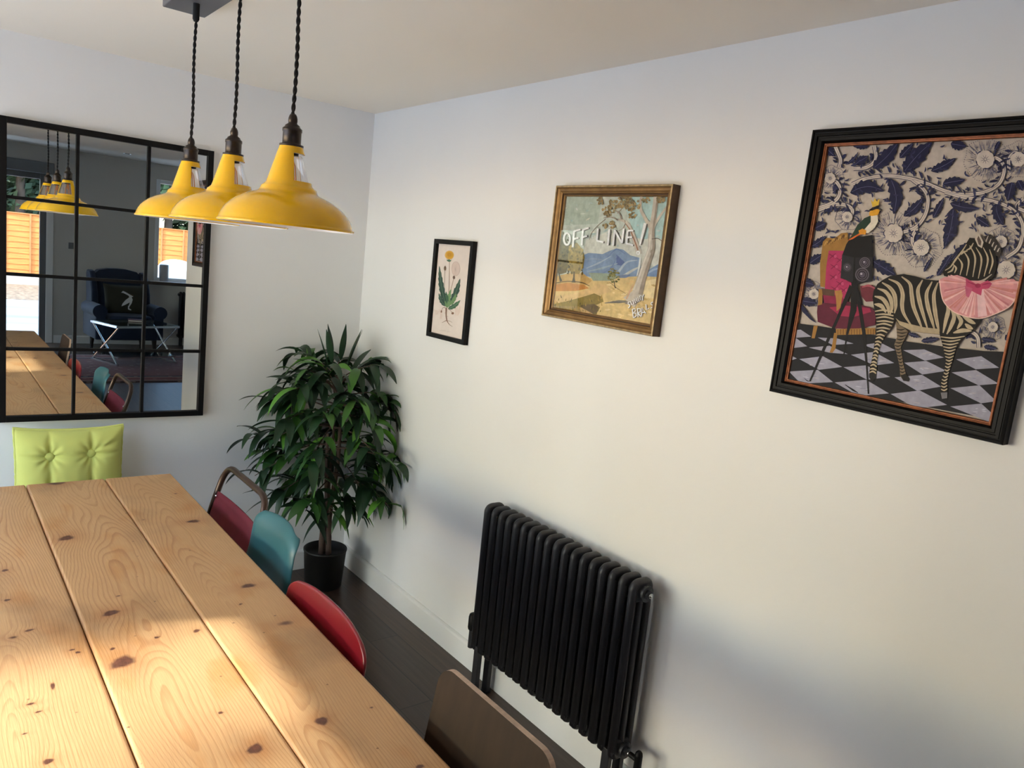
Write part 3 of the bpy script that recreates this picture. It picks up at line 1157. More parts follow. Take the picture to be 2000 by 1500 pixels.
# burgundy chair with a bent tube hoop
def hoop_chair():
    t = thing('tubular_chair', 'burgundy seated chair with brown bent-tube hoop back beside the potted plant', 'chair', (-1.155, -1.045, 0))
    w = .222
    # hoop: rises from the seat rail, leans back (+x) over the panel
    path = [(-.20, -w + .01, .44), (.125, -w + .01, .45), (.170, -w, .66), (.230, -w, .850), (.230, w, .850), (.170, w, .66), (.125, w - .01, .45), (-.20, w - .01, .44)]
    MB().tube(bent(path, .085, 8), .0115, 12).build('hoop_frame', M['brown_tube'], t)
    b = MB()

    def back(u, v):
        y = (-w + .008) + (2 * w - .016) * u
        zz = .545 + .205 * v
        x = .17 + (zz - .66) * (.065 / .208) * (1 if zz > .66 else .7) + .010 * (1 - (2 * u - 1) ** 2)
        return (x, y, zz)
    b.grid(back, 24, 8)
    b.build('back_panel', M['burgundy'], t, solid=.007)
    for sy in (-1, 1):
        for zz in (.575, .735):
            x = .17 + (zz - .66) * .31
            MB().lathe([(0, .004), (.004, .003), (.0055, 0)], (0, 0, 0), 10).build('rivet', M['chrome'], t).location = (x - .006, sy * (w - .018), zz)
            t.children[-1].rotation_euler = (0, -PI / 2, 0)

    def seat(u, v):
        y = -w + .02 + (2 * w - .04) * u
        x = -.20 + .33 * v
        return (x, y, .452 - .012 * (1 - (2 * u - 1) ** 2))
    MB().grid(seat, 12, 8).build('seat', M['burgundy'], t, solid=.008)
    tube_leg_pair(t, -.19, .12, w - .012, .445, .0105, M['brown_tube'])
    return t


hoop_chair()


def shell_chair(name, label, loc, m_, w0, ztop, xtop, xlow, curve, arch, lip, leg_m, thick=.006, crown=.10):
    t = thing(name, label, 'chair', loc)
    prof = spline([(-.21, 0, .425), (-.19, 0, .445), (-.05, 0, .435), (.08, 0, .435), (.145, 0, .47), (xlow, 0, .60), ((xlow + xtop) / 2, 0, (.60 + ztop) / 2), (xtop, 0, ztop)], 6)
    L = [0.0]
    for a, c in zip(prof, prof[1:]):
        L.append(L[-1] + (c - a).length)
    tot = L[-1]

    def at(s):
        s = max(0, min(tot, s))
        for i in range(len(L) - 1):
            if s <= L[i + 1]:
                k = (s - L[i]) / max(1e-9, L[i + 1] - L[i])
                return prof[i].lerp(prof[i + 1], k)
        return prof[-1]

    def fn(u, v):
        q = 2 * u - 1
        s = tot * v
        p = at(s)
        back = max(0, min(1, (p.z - .47) / .12))
        # outline: narrower towards the top, rounded top corners
        h = max(0, (v - (1 - crown)) / crown)
        w = w0 * (1 - .08 * back * (p.z - .47) / .35)
        # top edge arches down towards the sides
        z = p.z - arch * back * abs(q) ** 3.5 * max(0, (p.z - .6) / (ztop - .6))
        fl = abs(q) ** 9
        x = p.x - curve * back * q * q + lip * fl * back + lip * 1.2 * max(0, (v - .94) / .06) ** 2
        y = w * q * (1 - (1 - math.sqrt(max(0, 1 - (.62 * h) ** 2))) * .8)
        if back < 1:
            z += (1 - back) * (.018 * q * q - .02 * fl)
        return (x, y, z)
    MB().grid(fn, 36, 56).build('shell', m_, t, solid=thick, sub=1)
    tube_leg_pair(t, -.15, .13, .155, .425, .011, leg_m, .045)
    MB().tube([(-.15, -.155, .42), (-.15, .155, .42), (.13, .155, .42), (.13, -.155, .42)], .009, 8, closed=True).build('under_frame', leg_m, t)
    return t


shell_chair('shell_chair', 'teal moulded plastic chair between the burgundy chair and the red chair', (-1.125, -1.455, 0), M['teal'], .187, .842, .165, .135, .030, .012, .02, M['grey_tube'], .005, crown=.04)
shell_chair('bentwood_chair', 'red lacquered chair with rounded back tucked under the table edge', (-1.19, -1.985, 0), M['red'], .255, .806, .175, .140, .018, .016, .0, M['grey_tube'], .010, crown=.06)


def ply_chair():
    t = thing('plywood_chair', 'brown plywood chair with a flat rounded back nearest the radiator', 'chair', (-1.20, -2.655, 0))
    w = .185
    lean = .16

    def fn(u, v, d):   # u across, v height above .55, d thickness
        return (.150 + (v * lean) + d, u, .55 + v)
    o = round_rect(-w, 0, w, .325, [.05, .05, .045, .045], 8)
    k = MB()
    k.prism(o, fn, .012)
    bk = k.build('backrest', [M['ply'], M['ply_edge']], t)
    for p in bk.data.polygons:
        if abs(p.normal.x) < .8:
            p.material_index = 1
    MB().prism(round_rect(-.21, -.19, .15, .19, .05, 6), lambda a, b, d: (a, b, .44 + d), .012).build('seat', M['ply'], t)
    for sy in (-1, 1):
        MB().tube(bent([(-.13, sy * .15, .436), (.13, sy * .15, .436), (.162, sy * .15, .58), (.20, sy * .15, .76)], .05), .010, 10).build('back_support', M['grey_tube'], t)
    tube_leg_pair(t, -.15, .12, .15, .436, .010, M['grey_tube'], .04)
    return t


ply_chair()

# ---------------------------------------------------------------- head chair with the green cushion
M['oak'] = mat('dark_stained_wood', (92, 66, 46), .5, noise=.2, nscale=6, stretch=(8, 8, 1))


def head_chair():
    t = thing('side_chair', 'dark wooden chair at the table head carrying the lime green cushion', 'chair', (-1.355, -.235, 0))
    MB().rbox((-.21, -.2, .42), (.21, .2, .45), .01, 2).build('seat', M['oak'], t)
    b = MB()
    for z0, z1 in ((.50, .54), (.60, .65)):
        b.box((-.145, .185, z0), (.145, .203, z1))
    b.build('backrest', M['oak'], t, bevel=.004)
    for sx in (-1, 1):
        MB().rbox((sx * .16 - .017, .177, 0), (sx * .16 + .017, .211, .66), .004, 2).build('leg', M['oak'], t)
        MB().rbox((sx * .19 - .017, -.19, 0), (sx * .19 + .017, -.156, .42), .004, 2).build('leg', M['oak'], t)
    return t


head_chair()
M['lime'] = mat('lime_green_cotton', (204, 208, 110), .85, noise=.05, nscale=6, bump=.35, bscale=900, sheen=.2)


def cushion():
    c = thing('tufted_cushion', 'lime green button-tufted cushion propped on the chair below the mirror', 'cushion', (-1.352, -.135, .452))
    W, Hh, D = .203, .197, .068
    lean = .10
    btn = [(-.078, .086), (.078, .092), (-.078, -.07), (.078, -.07)]
    rc = random.Random(2)

    def fold(a, b):
        """height of the front face at (a,b) in metres from the centre"""
        ex = max(0.0, 1 - (abs(a) / W) ** 3.2)
        ez = max(0.0, 1 - (abs(b) / Hh) ** 3.2)
        h = D * (ex * ez) ** .55
        # seams between buttons and to the edges
        for x in (-.078, .078):
            h -= .008 * math.exp(-((a - x) / .010) ** 2) * (ex * ez) ** .4
            h -= .007 * math.exp(-((a - x) / .03) ** 2) * (ex * ez) ** .4
        for z in (.089, -.07):
            h -= .008 * math.exp(-((b - z) / .009) ** 2) * (ex * ez) ** .4 * (1 if abs(a) > .06 else .8)
        for x, z in btn:
            d2 = (a - x) ** 2 + (b - z) ** 2
            h -= .009 * math.exp(-d2 / .0009) * (ex * ez) ** .3
            h -= .014 * math.exp(-d2 / .003) * (ex * ez) ** .3
            th = math.atan2(b - z, a - x)
            h += .0032 * math.sin(th * 9 + x * 50) * math.exp(-(math.sqrt(d2) - .035) ** 2 / .0009)
        # diagonal pull folds near the right button
        s = (a - .09) * .62 - (b - .10) * .78
        h += .006 * math.exp(-(s / .010) ** 2) * max(0, min(1, (b - .10) / .05)) * (1 if a > .08 else 0) * ez
        s2 = (a - .10) * .25 - (b - .115) * .97
        h -= .009 * math.exp(-(s2 / .010) ** 2) * max(0, min(1, (a - .09) / .05)) * ex
        return max(h, 0.0)

    def outline(u, v):
        a, b = (2 * u - 1), (2 * v - 1)
        # pinched sides, ears at the corners
        aa = W * a * (1 - .05 * (1 - b * b)) - .002 * a * abs(b) ** 6
        bb = Hh * b * (1 - .06 * (1 - a * a)) + .003 * b * abs(a) ** 8
        return aa, bb

    def pos(u, v, side):
        a, b = outline(u, v)
        h = fold(W * (2 * u - 1), Hh * (2 * v - 1))
        y = -h if side else h * .75
        z = b + Hh
        return (a, y + lean * z, z + .004)
    m = MB()
    m.grid(lambda u, v: pos(u, v, True), 110, 110)
    m.grid(lambda u, v: pos(u, v, False), 40, 40, flip=True)
    m.build('cover', M['lime'], c)
    edge = []
    N = 40
    for s0, s1 in (((0, 0), (1, 0)), ((1, 0), (1, 1)), ((1, 1), (0, 1)), ((0, 1), (0, 0))):
        for i in range(N):
            k = i / N
            u, v = s0[0] + (s1[0] - s0[0]) * k, s0[1] + (s1[1] - s0[1]) * k
            p = pos(u, v, True)
            edge.append((p[0] + rc.uniform(-.001, .001), p[1] + rc.uniform(-.001, .001), p[2]))
    MB().tube(edge, .0052, 8, closed=True).build('piping', M['lime'], c)
    for x, z in btn:
        h = fold(x, z)
        zz = z + Hh
        bo = MB().lathe([(.0185, -.006), (.0190, .002), (.0165, .007), (.010, .010), (0, .0112)], n=20).build('button', M['lime'], c)
        bo.rotation_euler = (PI / 2, 0, 0)
        bo.location = (x * .97, -h - .009 + lean * zz, zz)
    c.rotation_euler = (0, 0, math.radians(-2))
    return c


cushion()

# ---------------------------------------------------------------- mirror
M['mirror'] = mat('silvered_glass', (226, 231, 231), 0.0, 1.0)
MX0, MX1, MZ0, MZ1 = -1.596, -.791, .863, 2.079
mc = ((MX0 + MX1) / 2, 0, (MZ0 + MZ1) / 2)
mir = thing('window_mirror', 'large black-framed window-pane mirror on the back wall', 'mirror', mc)
a_, b_ = (MX1 - MX0) / 2, (MZ1 - MZ0) / 2
fr = MB()
fw_ = .024
for s in (-1, 1):
    fr.box((s * (a_ - fw_ / 2) - fw_ / 2, -.030, -b_), (s * (a_ - fw_ / 2) + fw_ / 2, -.002, b_))
    fr.box((-a_ + fw_, -.030, s * (b_ - fw_ / 2) - fw_ / 2), (a_ - fw_, -.002, s * (b_ - fw_ / 2) + fw_ / 2))
fr.build('frame', M['black_metal'], mir, bevel=.0015)
for x in (-.135, .135):
    MB().box((x - .0065, -.026, -b_ + fw_), (x + .0065, -.014, b_ - fw_)).build('glazing_bar', M['black_metal'], mir, bevel=.001)
for z in (-.303, 0, .303):
    MB().box((-a_ + fw_, -.0255, z - .0065), (a_ - fw_, -.0145, z + .0065)).build('glazing_bar', M['black_metal'], mir, bevel=.001)
MB().box((-a_ + .01, -.015, -b_ + .01), (a_ - .01, -.004, b_ - .01)).build('mirror_glass', M['mirror'], mir)

# ---------------------------------------------------------------- pendants
M['filament'] = mat('amber_filament', (214, 128, 40), .4, .3)
LAMPS = [(-1.2, -1.195), (-1.2, -1.593), (-1.2, -1.992)]
cp = thing('ceiling_plate', 'grey metal bar plate on the ceiling carrying the three pendant cords', 'ceiling plate', (-1.2, -1.55, CH))
MB().box((-.062, -.50, -.030), (.062, .49, 0)).build('plate', M['grey_plate'], cp, bevel=.003)
for y in (.355, -.043, -.442):
    MB().lathe([(.0095, -.002), (.0095, -.045), (.006, -.052), (0, -.052)], (0, y, -.028), 16).build('cord_grip', M['cord'], cp)
ZR = 1.7435
NECK = [(.0600, .0850), (.0560, .0880), (.0505, .0930), (.0480, .1000), (.0300, .1600), (.0270, .1690), (.0248, .1760)]
DOME = [(.1475, .0000), (.1492, .0020), (.1490, .0048), (.1465, .0065), (.1455, .0085), (.1440, .0130), (.1400, .0220), (.1330, .0330),
        (.1240, .0430), (.1120, .0525), (.0980, .0610), (.0850, .0670), (.0730, .0715), (.0660, .0745), (.0625, .0775), (.0612, .0810)]


def pendant(name):
    t = bpy.data.objects.new(name, None)
    COL.objects.link(t)
    s = MB()
    prof = DOME + NECK
    zc = [p[1] for p in prof]

    def skip(i, a):
        if zc[i] < .0995 or zc[i + 1] > .1605:
            return False
        for c0, hw_c in ((math.radians(-33), math.radians(67)), (math.radians(121), math.radians(46))):
            d = (a - c0 + PI) % (2 * PI) - PI
            if abs(d) < hw_c:
                return True
        return False
    s.lathe(prof, (0, 0, 0), 144, 0, skip=skip)
    inner = [(r - .0016, z - .0008) for r, z in prof]
    inner[0] = (.1475, 0)
    s.lathe(inner, (0, 0, 0), 144, 1, skip=skip)
    s.build('shade', [M['yellow'], M['enamel_white']], t, fix=False)
    h = MB()
    h.lathe([(.0, .1745), (.0255, .1745), (.0262, .1765), (.0262, .1790), (.0205, .1800), (.0200, .1830), (.0200, .2060), (.0212, .2070),
             (.0212, .2130), (.0175, .2160), (.0160, .2185), (.0158, .2200), (.0100, .2240), (.0094, .2265), (.0100, .2290), (.0098, .2350), (.0085, .2400), (.0060, .2445), (.0030, .2450), (0, .245)], n=32)
    h.lathe([(.0165, .1745), (.0165, .1560), (0, .1560)], n=24)
    h.build('lamp_holder', M['bronze'], t)
    g = MB()
    g.lathe([(.0150, .1575), (.0235, .1560), (.0265, .1490), (.0310, .1330), (.0380, .1130), (.0430, .0960), (.0440, .0850), (.0415, .0740), (.0320, .0640), (.0200, .0575), (0, .055)], n=40)
    bulb = g.build('bulb', M['bulb_glass'], t)
    f = MB()
    f.lathe([(.005, .156), (.0045, .128), (.002, .126), (0, .126)], n=10)
    for k in range(5):
        a = 2 * PI * k / 5
        f.tube([(.005 * math.cos(a), .005 * math.sin(a), .146), (.011 * math.cos(a), .011 * math.sin(a), .135), (.016 * math.cos(a), .016 * math.sin(a), .092)], .0013, 6)
    f.build('filament', M['filament'], bulb)
    c = MB()
    for ph in (0, PI):
        pts = []
        n_ = 330
        z0_, z1_ = .243, CH - ZR - .07
        for i in range(n_ + 1):
            z = z0_ + (z1_ - z0_) * i / n_
            a = ph + 2 * PI * (z - z0_) / .036
            pts.append((.0021 * math.cos(a) + .0012 * math.sin(z * 23), .0021 * math.sin(a), z))
        c.tube(pts, .0027, 7)
    c.build('cord', M['cord'], t)
    return t


pl = ['yellow enamel pendant lamp furthest from the camera, nearest the mirror', 'yellow enamel pendant lamp in the middle of the row of three',
      'yellow enamel pendant lamp largest and nearest, at the right of the row']
p0 = pendant('pendant_lamp')
for i, (x, y) in enumerate(LAMPS):
    o = p0 if i == 0 else copy_tree(p0)
    o.location = (x, y, ZR)
    tag(o, pl[i], 'pendant lamp', 'yellow pendant lamps over the table')

radiator('column_radiator', 'anthracite column radiator on the right wall behind the dining table', (0, -1.402, 0), 0, 18, .178, .794)

# ---------------------------------------------------------------- potted plant
M['pot'] = mat('black_plastic_pot', (16, 16, 17), .5)
M['soil'] = mat('dark_soil', (30, 24, 20), .95, noise=.4, nscale=60, bump=.8, bscale=80)
M['bark'] = mat('brown_bark', (92, 74, 64), .85, noise=.3, nscale=14, stretch=(1, 1, .3), bump=.6, bscale=60)


def leaf_material():
    m, n, l, b = nt('glossy_green_leaf')
    a = n.new('ShaderNodeAttribute')
    a.attribute_name = 'shade'
    r = n.new('ShaderNodeValToRGB')
    r.color_ramp.elements[0].color = (*lin((24, 44, 30)), 1)
    r.color_ramp.elements[1].color = (*lin((92, 148, 52)), 1)
    e = r.color_ramp.elements.new(.55)
    e.color = (*lin((34, 66, 36)), 1)
    l.new(a.outputs['Fac'], r.inputs[0])
    l.new(r.outputs[0], b.inputs['Base Color'])
    b.inputs['Roughness'].default_value = .42
    b.inputs['Specular IOR Level'].default_value = .4
    return m


M['leaf'] = leaf_material()
POT = Vector((-.225, -.250, 0))


def plant():
    t = thing('potted_plant', 'artificial mango tree with drooping long leaves in black pot in the corner', 'plant', POT)
    p = MB()
    p.lathe([(0, .002), (.088, .002), (.092, .006), (.106, .190), (.1085, .192), (.1085, .200), (.1060, .202), (.1020, .200), (.1000, .170), (0, .170)], n=40)
    p.build('pot', M['pot'], t)
    MB().lathe([(0, .160), (.05, .1605), (.0985, .158)], n=30).build('soil', M['soil'], t)
    rn = random.Random(11)
    trunks = [([(-.018, .010, .155), (-.024, .0, .30), (-.012, .004, .45), (-.02, .01, .62), (-.03, .0, .80)], .0135),
              ([(.014, -.012, .155), (.008, -.006, .32), (.016, -.002, .46), (.03, -.01, .64), (.02, -.03, .86)], .015),
              ([(.0, .016, .155), (.006, .012, .34), (.0, .010, .50), (.01, .02, .70), (.0, .0, .98)], .010)]
    ends = []
    for pts, r in trunks:
        sp = spline(pts, 8)
        q = [r * (1 - .45 * i / (len(sp) - 1)) * (1 + .06 * math.sin(i * 1.7)) for i in range(len(sp))]
        MB().tube(sp, q, 10).build('trunk', M['bark'], t)
        ends.append(sp)
    fo = MB()
    shade = []

    def leaf(base, direction, length, width, droop, tone):
        d = Vector(direction).normalized()
        side = d.cross(Vector((0, 0, 1)))
        if side.length < .05:
            side = Vector((rn.uniform(-1, 1), rn.uniform(-1, 1), 0))
        side.normalize()
        side = (side + Vector((rn.uniform(-.35, .35), rn.uniform(-.35, .35), rn.uniform(-.45, .45)))).normalized()
        n_ = 9
        pos = Vector(base)
        cen = [pos.copy()]
        dirs = [d.copy()]
        for i in range(n_):
            pos = pos + d * (length / n_)
            cen.append(pos.copy())
            d = (d + Vector((0, 0, -droop))).normalized()
            dirs.append(d.copy())
        for c_ in cen:   # keep leaves off the walls
            c_.x = min(c_.x, -.012 - POT.x - .004 * rn.random())
            c_.y = min(c_.y, -.012 - POT.y - .004 * rn.random())
        vs, fs = [], []
        for i, c_ in enumerate(cen):
            k = i / n_
            w = width * (math.sin(PI * min(1, k * .93 + .07) ** .85)) ** .9 if i < n_ else .0004
            w = max(w, .0012)
            sd = (side - dirs[i] * side.dot(dirs[i])).normalized()
            up = sd.cross(dirs[i])
            vs += [c_ - sd * w + up * w * .28, c_ + up * 0, c_ + sd * w + up * w * .28]
        for i in range(n_):
            for j in range(2):
                a = i * 3 + j
                fs.append((a, a + 1, a + 4, a + 3))
        vs = [(min(v.x, -.004 - POT.x), min(v.y, -.004 - POT.y), v.z) for v in vs]
        fo.add(vs, fs, 0, True)
        shade.extend([tone] * len(vs))
    tw = MB()

    def spray(base, az, el, ln, nleaf, sc=1.0):
        """a twig with a whorl of leaves at its outer half"""
        base = Vector(base)
        d = Vector((math.cos(az) * math.cos(el), math.sin(az) * math.cos(el), math.sin(el)))
        pts = [base]
        pos = base.copy()
        dd = d.copy()
        for i in range(7):
            pos = pos + dd * ln / 7
            pos.x = min(pos.x, -.03 - POT.x)
            pos.y = min(pos.y, -.03 - POT.y)
            pts.append(pos.copy())
            dd = (dd + Vector((0, 0, -.10))).normalized()
        tw.tube(pts, [.0045 - .0004 * i for i in range(8)], 5)
        for k in range(nleaf):
            f = .42 + .58 * (k + rn.random() * .5) / nleaf
            i = min(6, int(f * 7))
            q = pts[i].lerp(pts[i + 1], f * 7 - i)
            a2 = az + rn.choice((-1, 1)) * rn.uniform(.25, 1.5)
            e2 = el * .4 + rn.uniform(-.55, .5)
            dv = Vector((math.cos(a2) * math.cos(e2), math.sin(a2) * math.cos(e2), math.sin(e2)))
            tone = rn.choice((.1, .2, .3, .35, .45, .5, .62, .75, .95)) + rn.uniform(-.05, .05)
            leaf(q, dv, sc * rn.uniform(.14, .21), sc * rn.uniform(.017, .025), rn.uniform(.07, .24), max(0, min(1, tone)))
    trunk_pt = lambda z: Vector((.0, .0, z))
    # whorls: height, count, length, elevation
    for z, cnt, ln, el in ((.60, 6, .25, -.15), (.70, 7, .33, .0), (.80, 8, .35, .12), (.90, 8, .36, .25), (.98, 8, .33, .45), (1.04, 6, .24, .8)):
        for k in range(cnt):
            az = 2 * PI * (k + rn.uniform(-.3, .3)) / cnt + z * 3
            spray(trunk_pt(z + rn.uniform(-.05, .05)), az, el + rn.uniform(-.15, .15), ln * rn.uniform(.8, 1.1), rn.randint(8, 12))
    # named outer sprays seen in the photograph: left, right, crown
    ll = math.atan2(.62, -.80)
    spray((0, 0, .83), math.atan2(.30, -.95), .12, .42, 9, 1.05)
    spray((0, 0, .72), math.atan2(.05, -1.0), .0, .40, 9)
    spray((0, 0, .62), math.atan2(-.2, -1.0), -.05, .34, 8)
    spray((0, 0, .60), math.atan2(-1, .45), .05, .40, 9, 1.05)
    spray((0, 0, .72), math.atan2(-1, .55), .25, .40, 9)
    spray((0, 0, .52), math.atan2(-.8, -.3), -.3, .18, 7)
    spray((0, 0, .52), math.atan2(.5, -.8), -.3, .18, 6)
    for k in range(7):
        a = k * .9
        leaf((.05 * math.cos(a), .05 * math.sin(a), 1.14 + .02 * (k % 3)), (math.cos(a) * .35, math.sin(a) * .35, 1), rn.uniform(.16, .21), .016, -.005, rn.uniform(.05, .35))
    spray((0, 0, .95), 1.0, 1.25, .22, 5)
    f_ = fo.build('foliage', M['leaf'], t, fix=False)
    at = f_.data.attributes.new('shade', 'FLOAT', 'POINT')
    at.data.foreach_set('value', shade)
    tw.build('twigs', M['bark'], t)
    return t


plant()
# ---------------------------------------------------------------- framed pictures on the right wall
def moulding(mb, y0, y1, z0, z1, prof, mi=0):
    """sweep an (inward distance, height off the wall) profile round a rectangle, mitred corners"""
    vs = []
    for d, h in prof:
        vs += [(-h, y0 + d, z0 + d), (-h, y1 - d, z0 + d), (-h, y1 - d, z1 - d), (-h, y0 + d, z1 - d)]
    fs = []
    for i in range(len(prof) - 1):
        for j in range(4):
            fs.append((i * 4 + j, i * 4 + (j + 1) % 4, (i + 1) * 4 + (j + 1) % 4, (i + 1) * 4 + j))
    return mb.add(vs, fs, mi)


class Art:
    """flat printed artwork: coloured shapes layered a tenth of a millimetre apart on the sheet"""

    def __init__(s, parent, x, ox, oy, sc, clip, rough=.6, nz=.10, nsc=60.0):
        s.p, s.x, s.o, s.sc, s.clip = parent, x, (ox, oy), sc, clip
        s.mb, s.mats, s.names, s.k = MB(), [], {}, 0
        s.rough, s.nz, s.nsc = rough, nz, nsc
        s.rn = random.Random(7)

    def mi(s, rgb):
        if rgb not in s.names:
            s.names[rgb] = len(s.mats)
            s.mats.append(mat('print_ink', rgb, s.rough, noise=s.nz, nscale=s.nsc, spec=.14))
        return s.names[rgb]

    def pt(s, a, b):
        q = on_plane(s.o[0] + a / s.sc, s.o[1] + b / s.sc, 0, s.x)
        y0, y1, z0, z1 = s.clip          # sheet limits, local to the picture
        a_ = s.p.rotation_euler.x        # pictures may hang a little out of true
        dy, dz = q.y - s.p.location.y, q.z - s.p.location.z
        ly, lz = dy * math.cos(a_) + dz * math.sin(a_), -dy * math.sin(a_) + dz * math.cos(a_)
        return (s.x - s.k * 2.5e-5 - s.p.location.x, min(max(ly, y0), y1), min(max(lz, z0), z1))

    def up(s):
        s.k += 1

    def poly(s, pts, rgb, up=True):
        s.k += 1 if up else .08
        s.mb.flat(pts, s.pt, s.mi(rgb))

    def stroke(s, pts, w, rgb, n=6, up=True, smooth=True):
        s.k += 1 if up else .08
        P = [(p[0], p[1], 0) for p in pts]
        P = spline(P, n) if (len(P) > 2 and smooth) else [Vector(p) for p in P]
        if len(P) == 2 and isinstance(w, (list, tuple)) and len(w) > 2:
            P = [P[0].lerp(P[1], i / 4) for i in range(5)]
        m = len(P)
        L, R = [], []
        for i, p in enumerate(P):
            t = (P[min(i + 1, m - 1)] - P[max(i - 1, 0)])
            t.normalize()
            q = i / (m - 1)
            if isinstance(w, (list, tuple)):
                j = q * (len(w) - 1)
                a = int(min(j, len(w) - 2))
                ww = w[a] + (w[a + 1] - w[a]) * (j - a)
            else:
                ww = w
            nrm = Vector((-t.y, t.x, 0)) * ww * .5
            L.append(p + nrm)
            R.append(p - nrm)
        vs = [s.pt(v.x, v.y) for v in L + R]
        s.mb.add(vs, [(i, i + 1, m + i + 1, m + i) for i in range(m - 1)], s.mi(rgb))

    def ell(s, cx, cy, rx, ry, rgb, rot=0.0, n=20, up=True):
        c, d = math.cos(rot), math.sin(rot)
        s.poly([(cx + rx * math.cos(t) * c - ry * math.sin(t) * d, cy + rx * math.cos(t) * d + ry * math.sin(t) * c) for t in (2 * PI * i / n for i in range(n))], rgb, up)

    def ring(s, cx, cy, rx, ry, w, rgb, up=True):
        s.stroke([(cx + rx * math.cos(2 * PI * i / 24), cy + ry * math.sin(2 * PI * i / 24)) for i in range(25)], w, rgb, 2, up)

    def leaf(s, a, b, w, rgb, bend=0.0, teeth=5, vein=None, up=True):
        a, b = Vector((*a, 0)), Vector((*b, 0))
        d = b - a
        nrm = Vector((-d.y, d.x, 0)).normalized()
        N = 22
        Lp, Rp = [], []
        mid = lambda t: a + d * t + nrm * bend * math.sin(PI * t)
        for i in range(N + 1):
            t = i / N
            e = w * .5 * math.sin(PI * t ** .8) ** .8
            if teeth:
                e *= .74 + .40 * ((t * teeth) % 1.0)
            Lp.append(mid(t) + nrm * e)
            Rp.append(mid(t) - nrm * e)
        s.poly([(p.x, p.y) for p in Lp + Rp[::-1][1:-1]], rgb, up)
        if vein:
            s.stroke([tuple(mid(t))[:2] for t in (0.05, .3, .6, .92)], 2.5, vein, 4)

    def build(s, name='print'):
        o = s.mb.build(name, s.mats, s.p, fix=False)
        return o


def edge_rect(pts, x):
    q = [on_plane(a, b, 0, x) for a, b in pts]
    return q


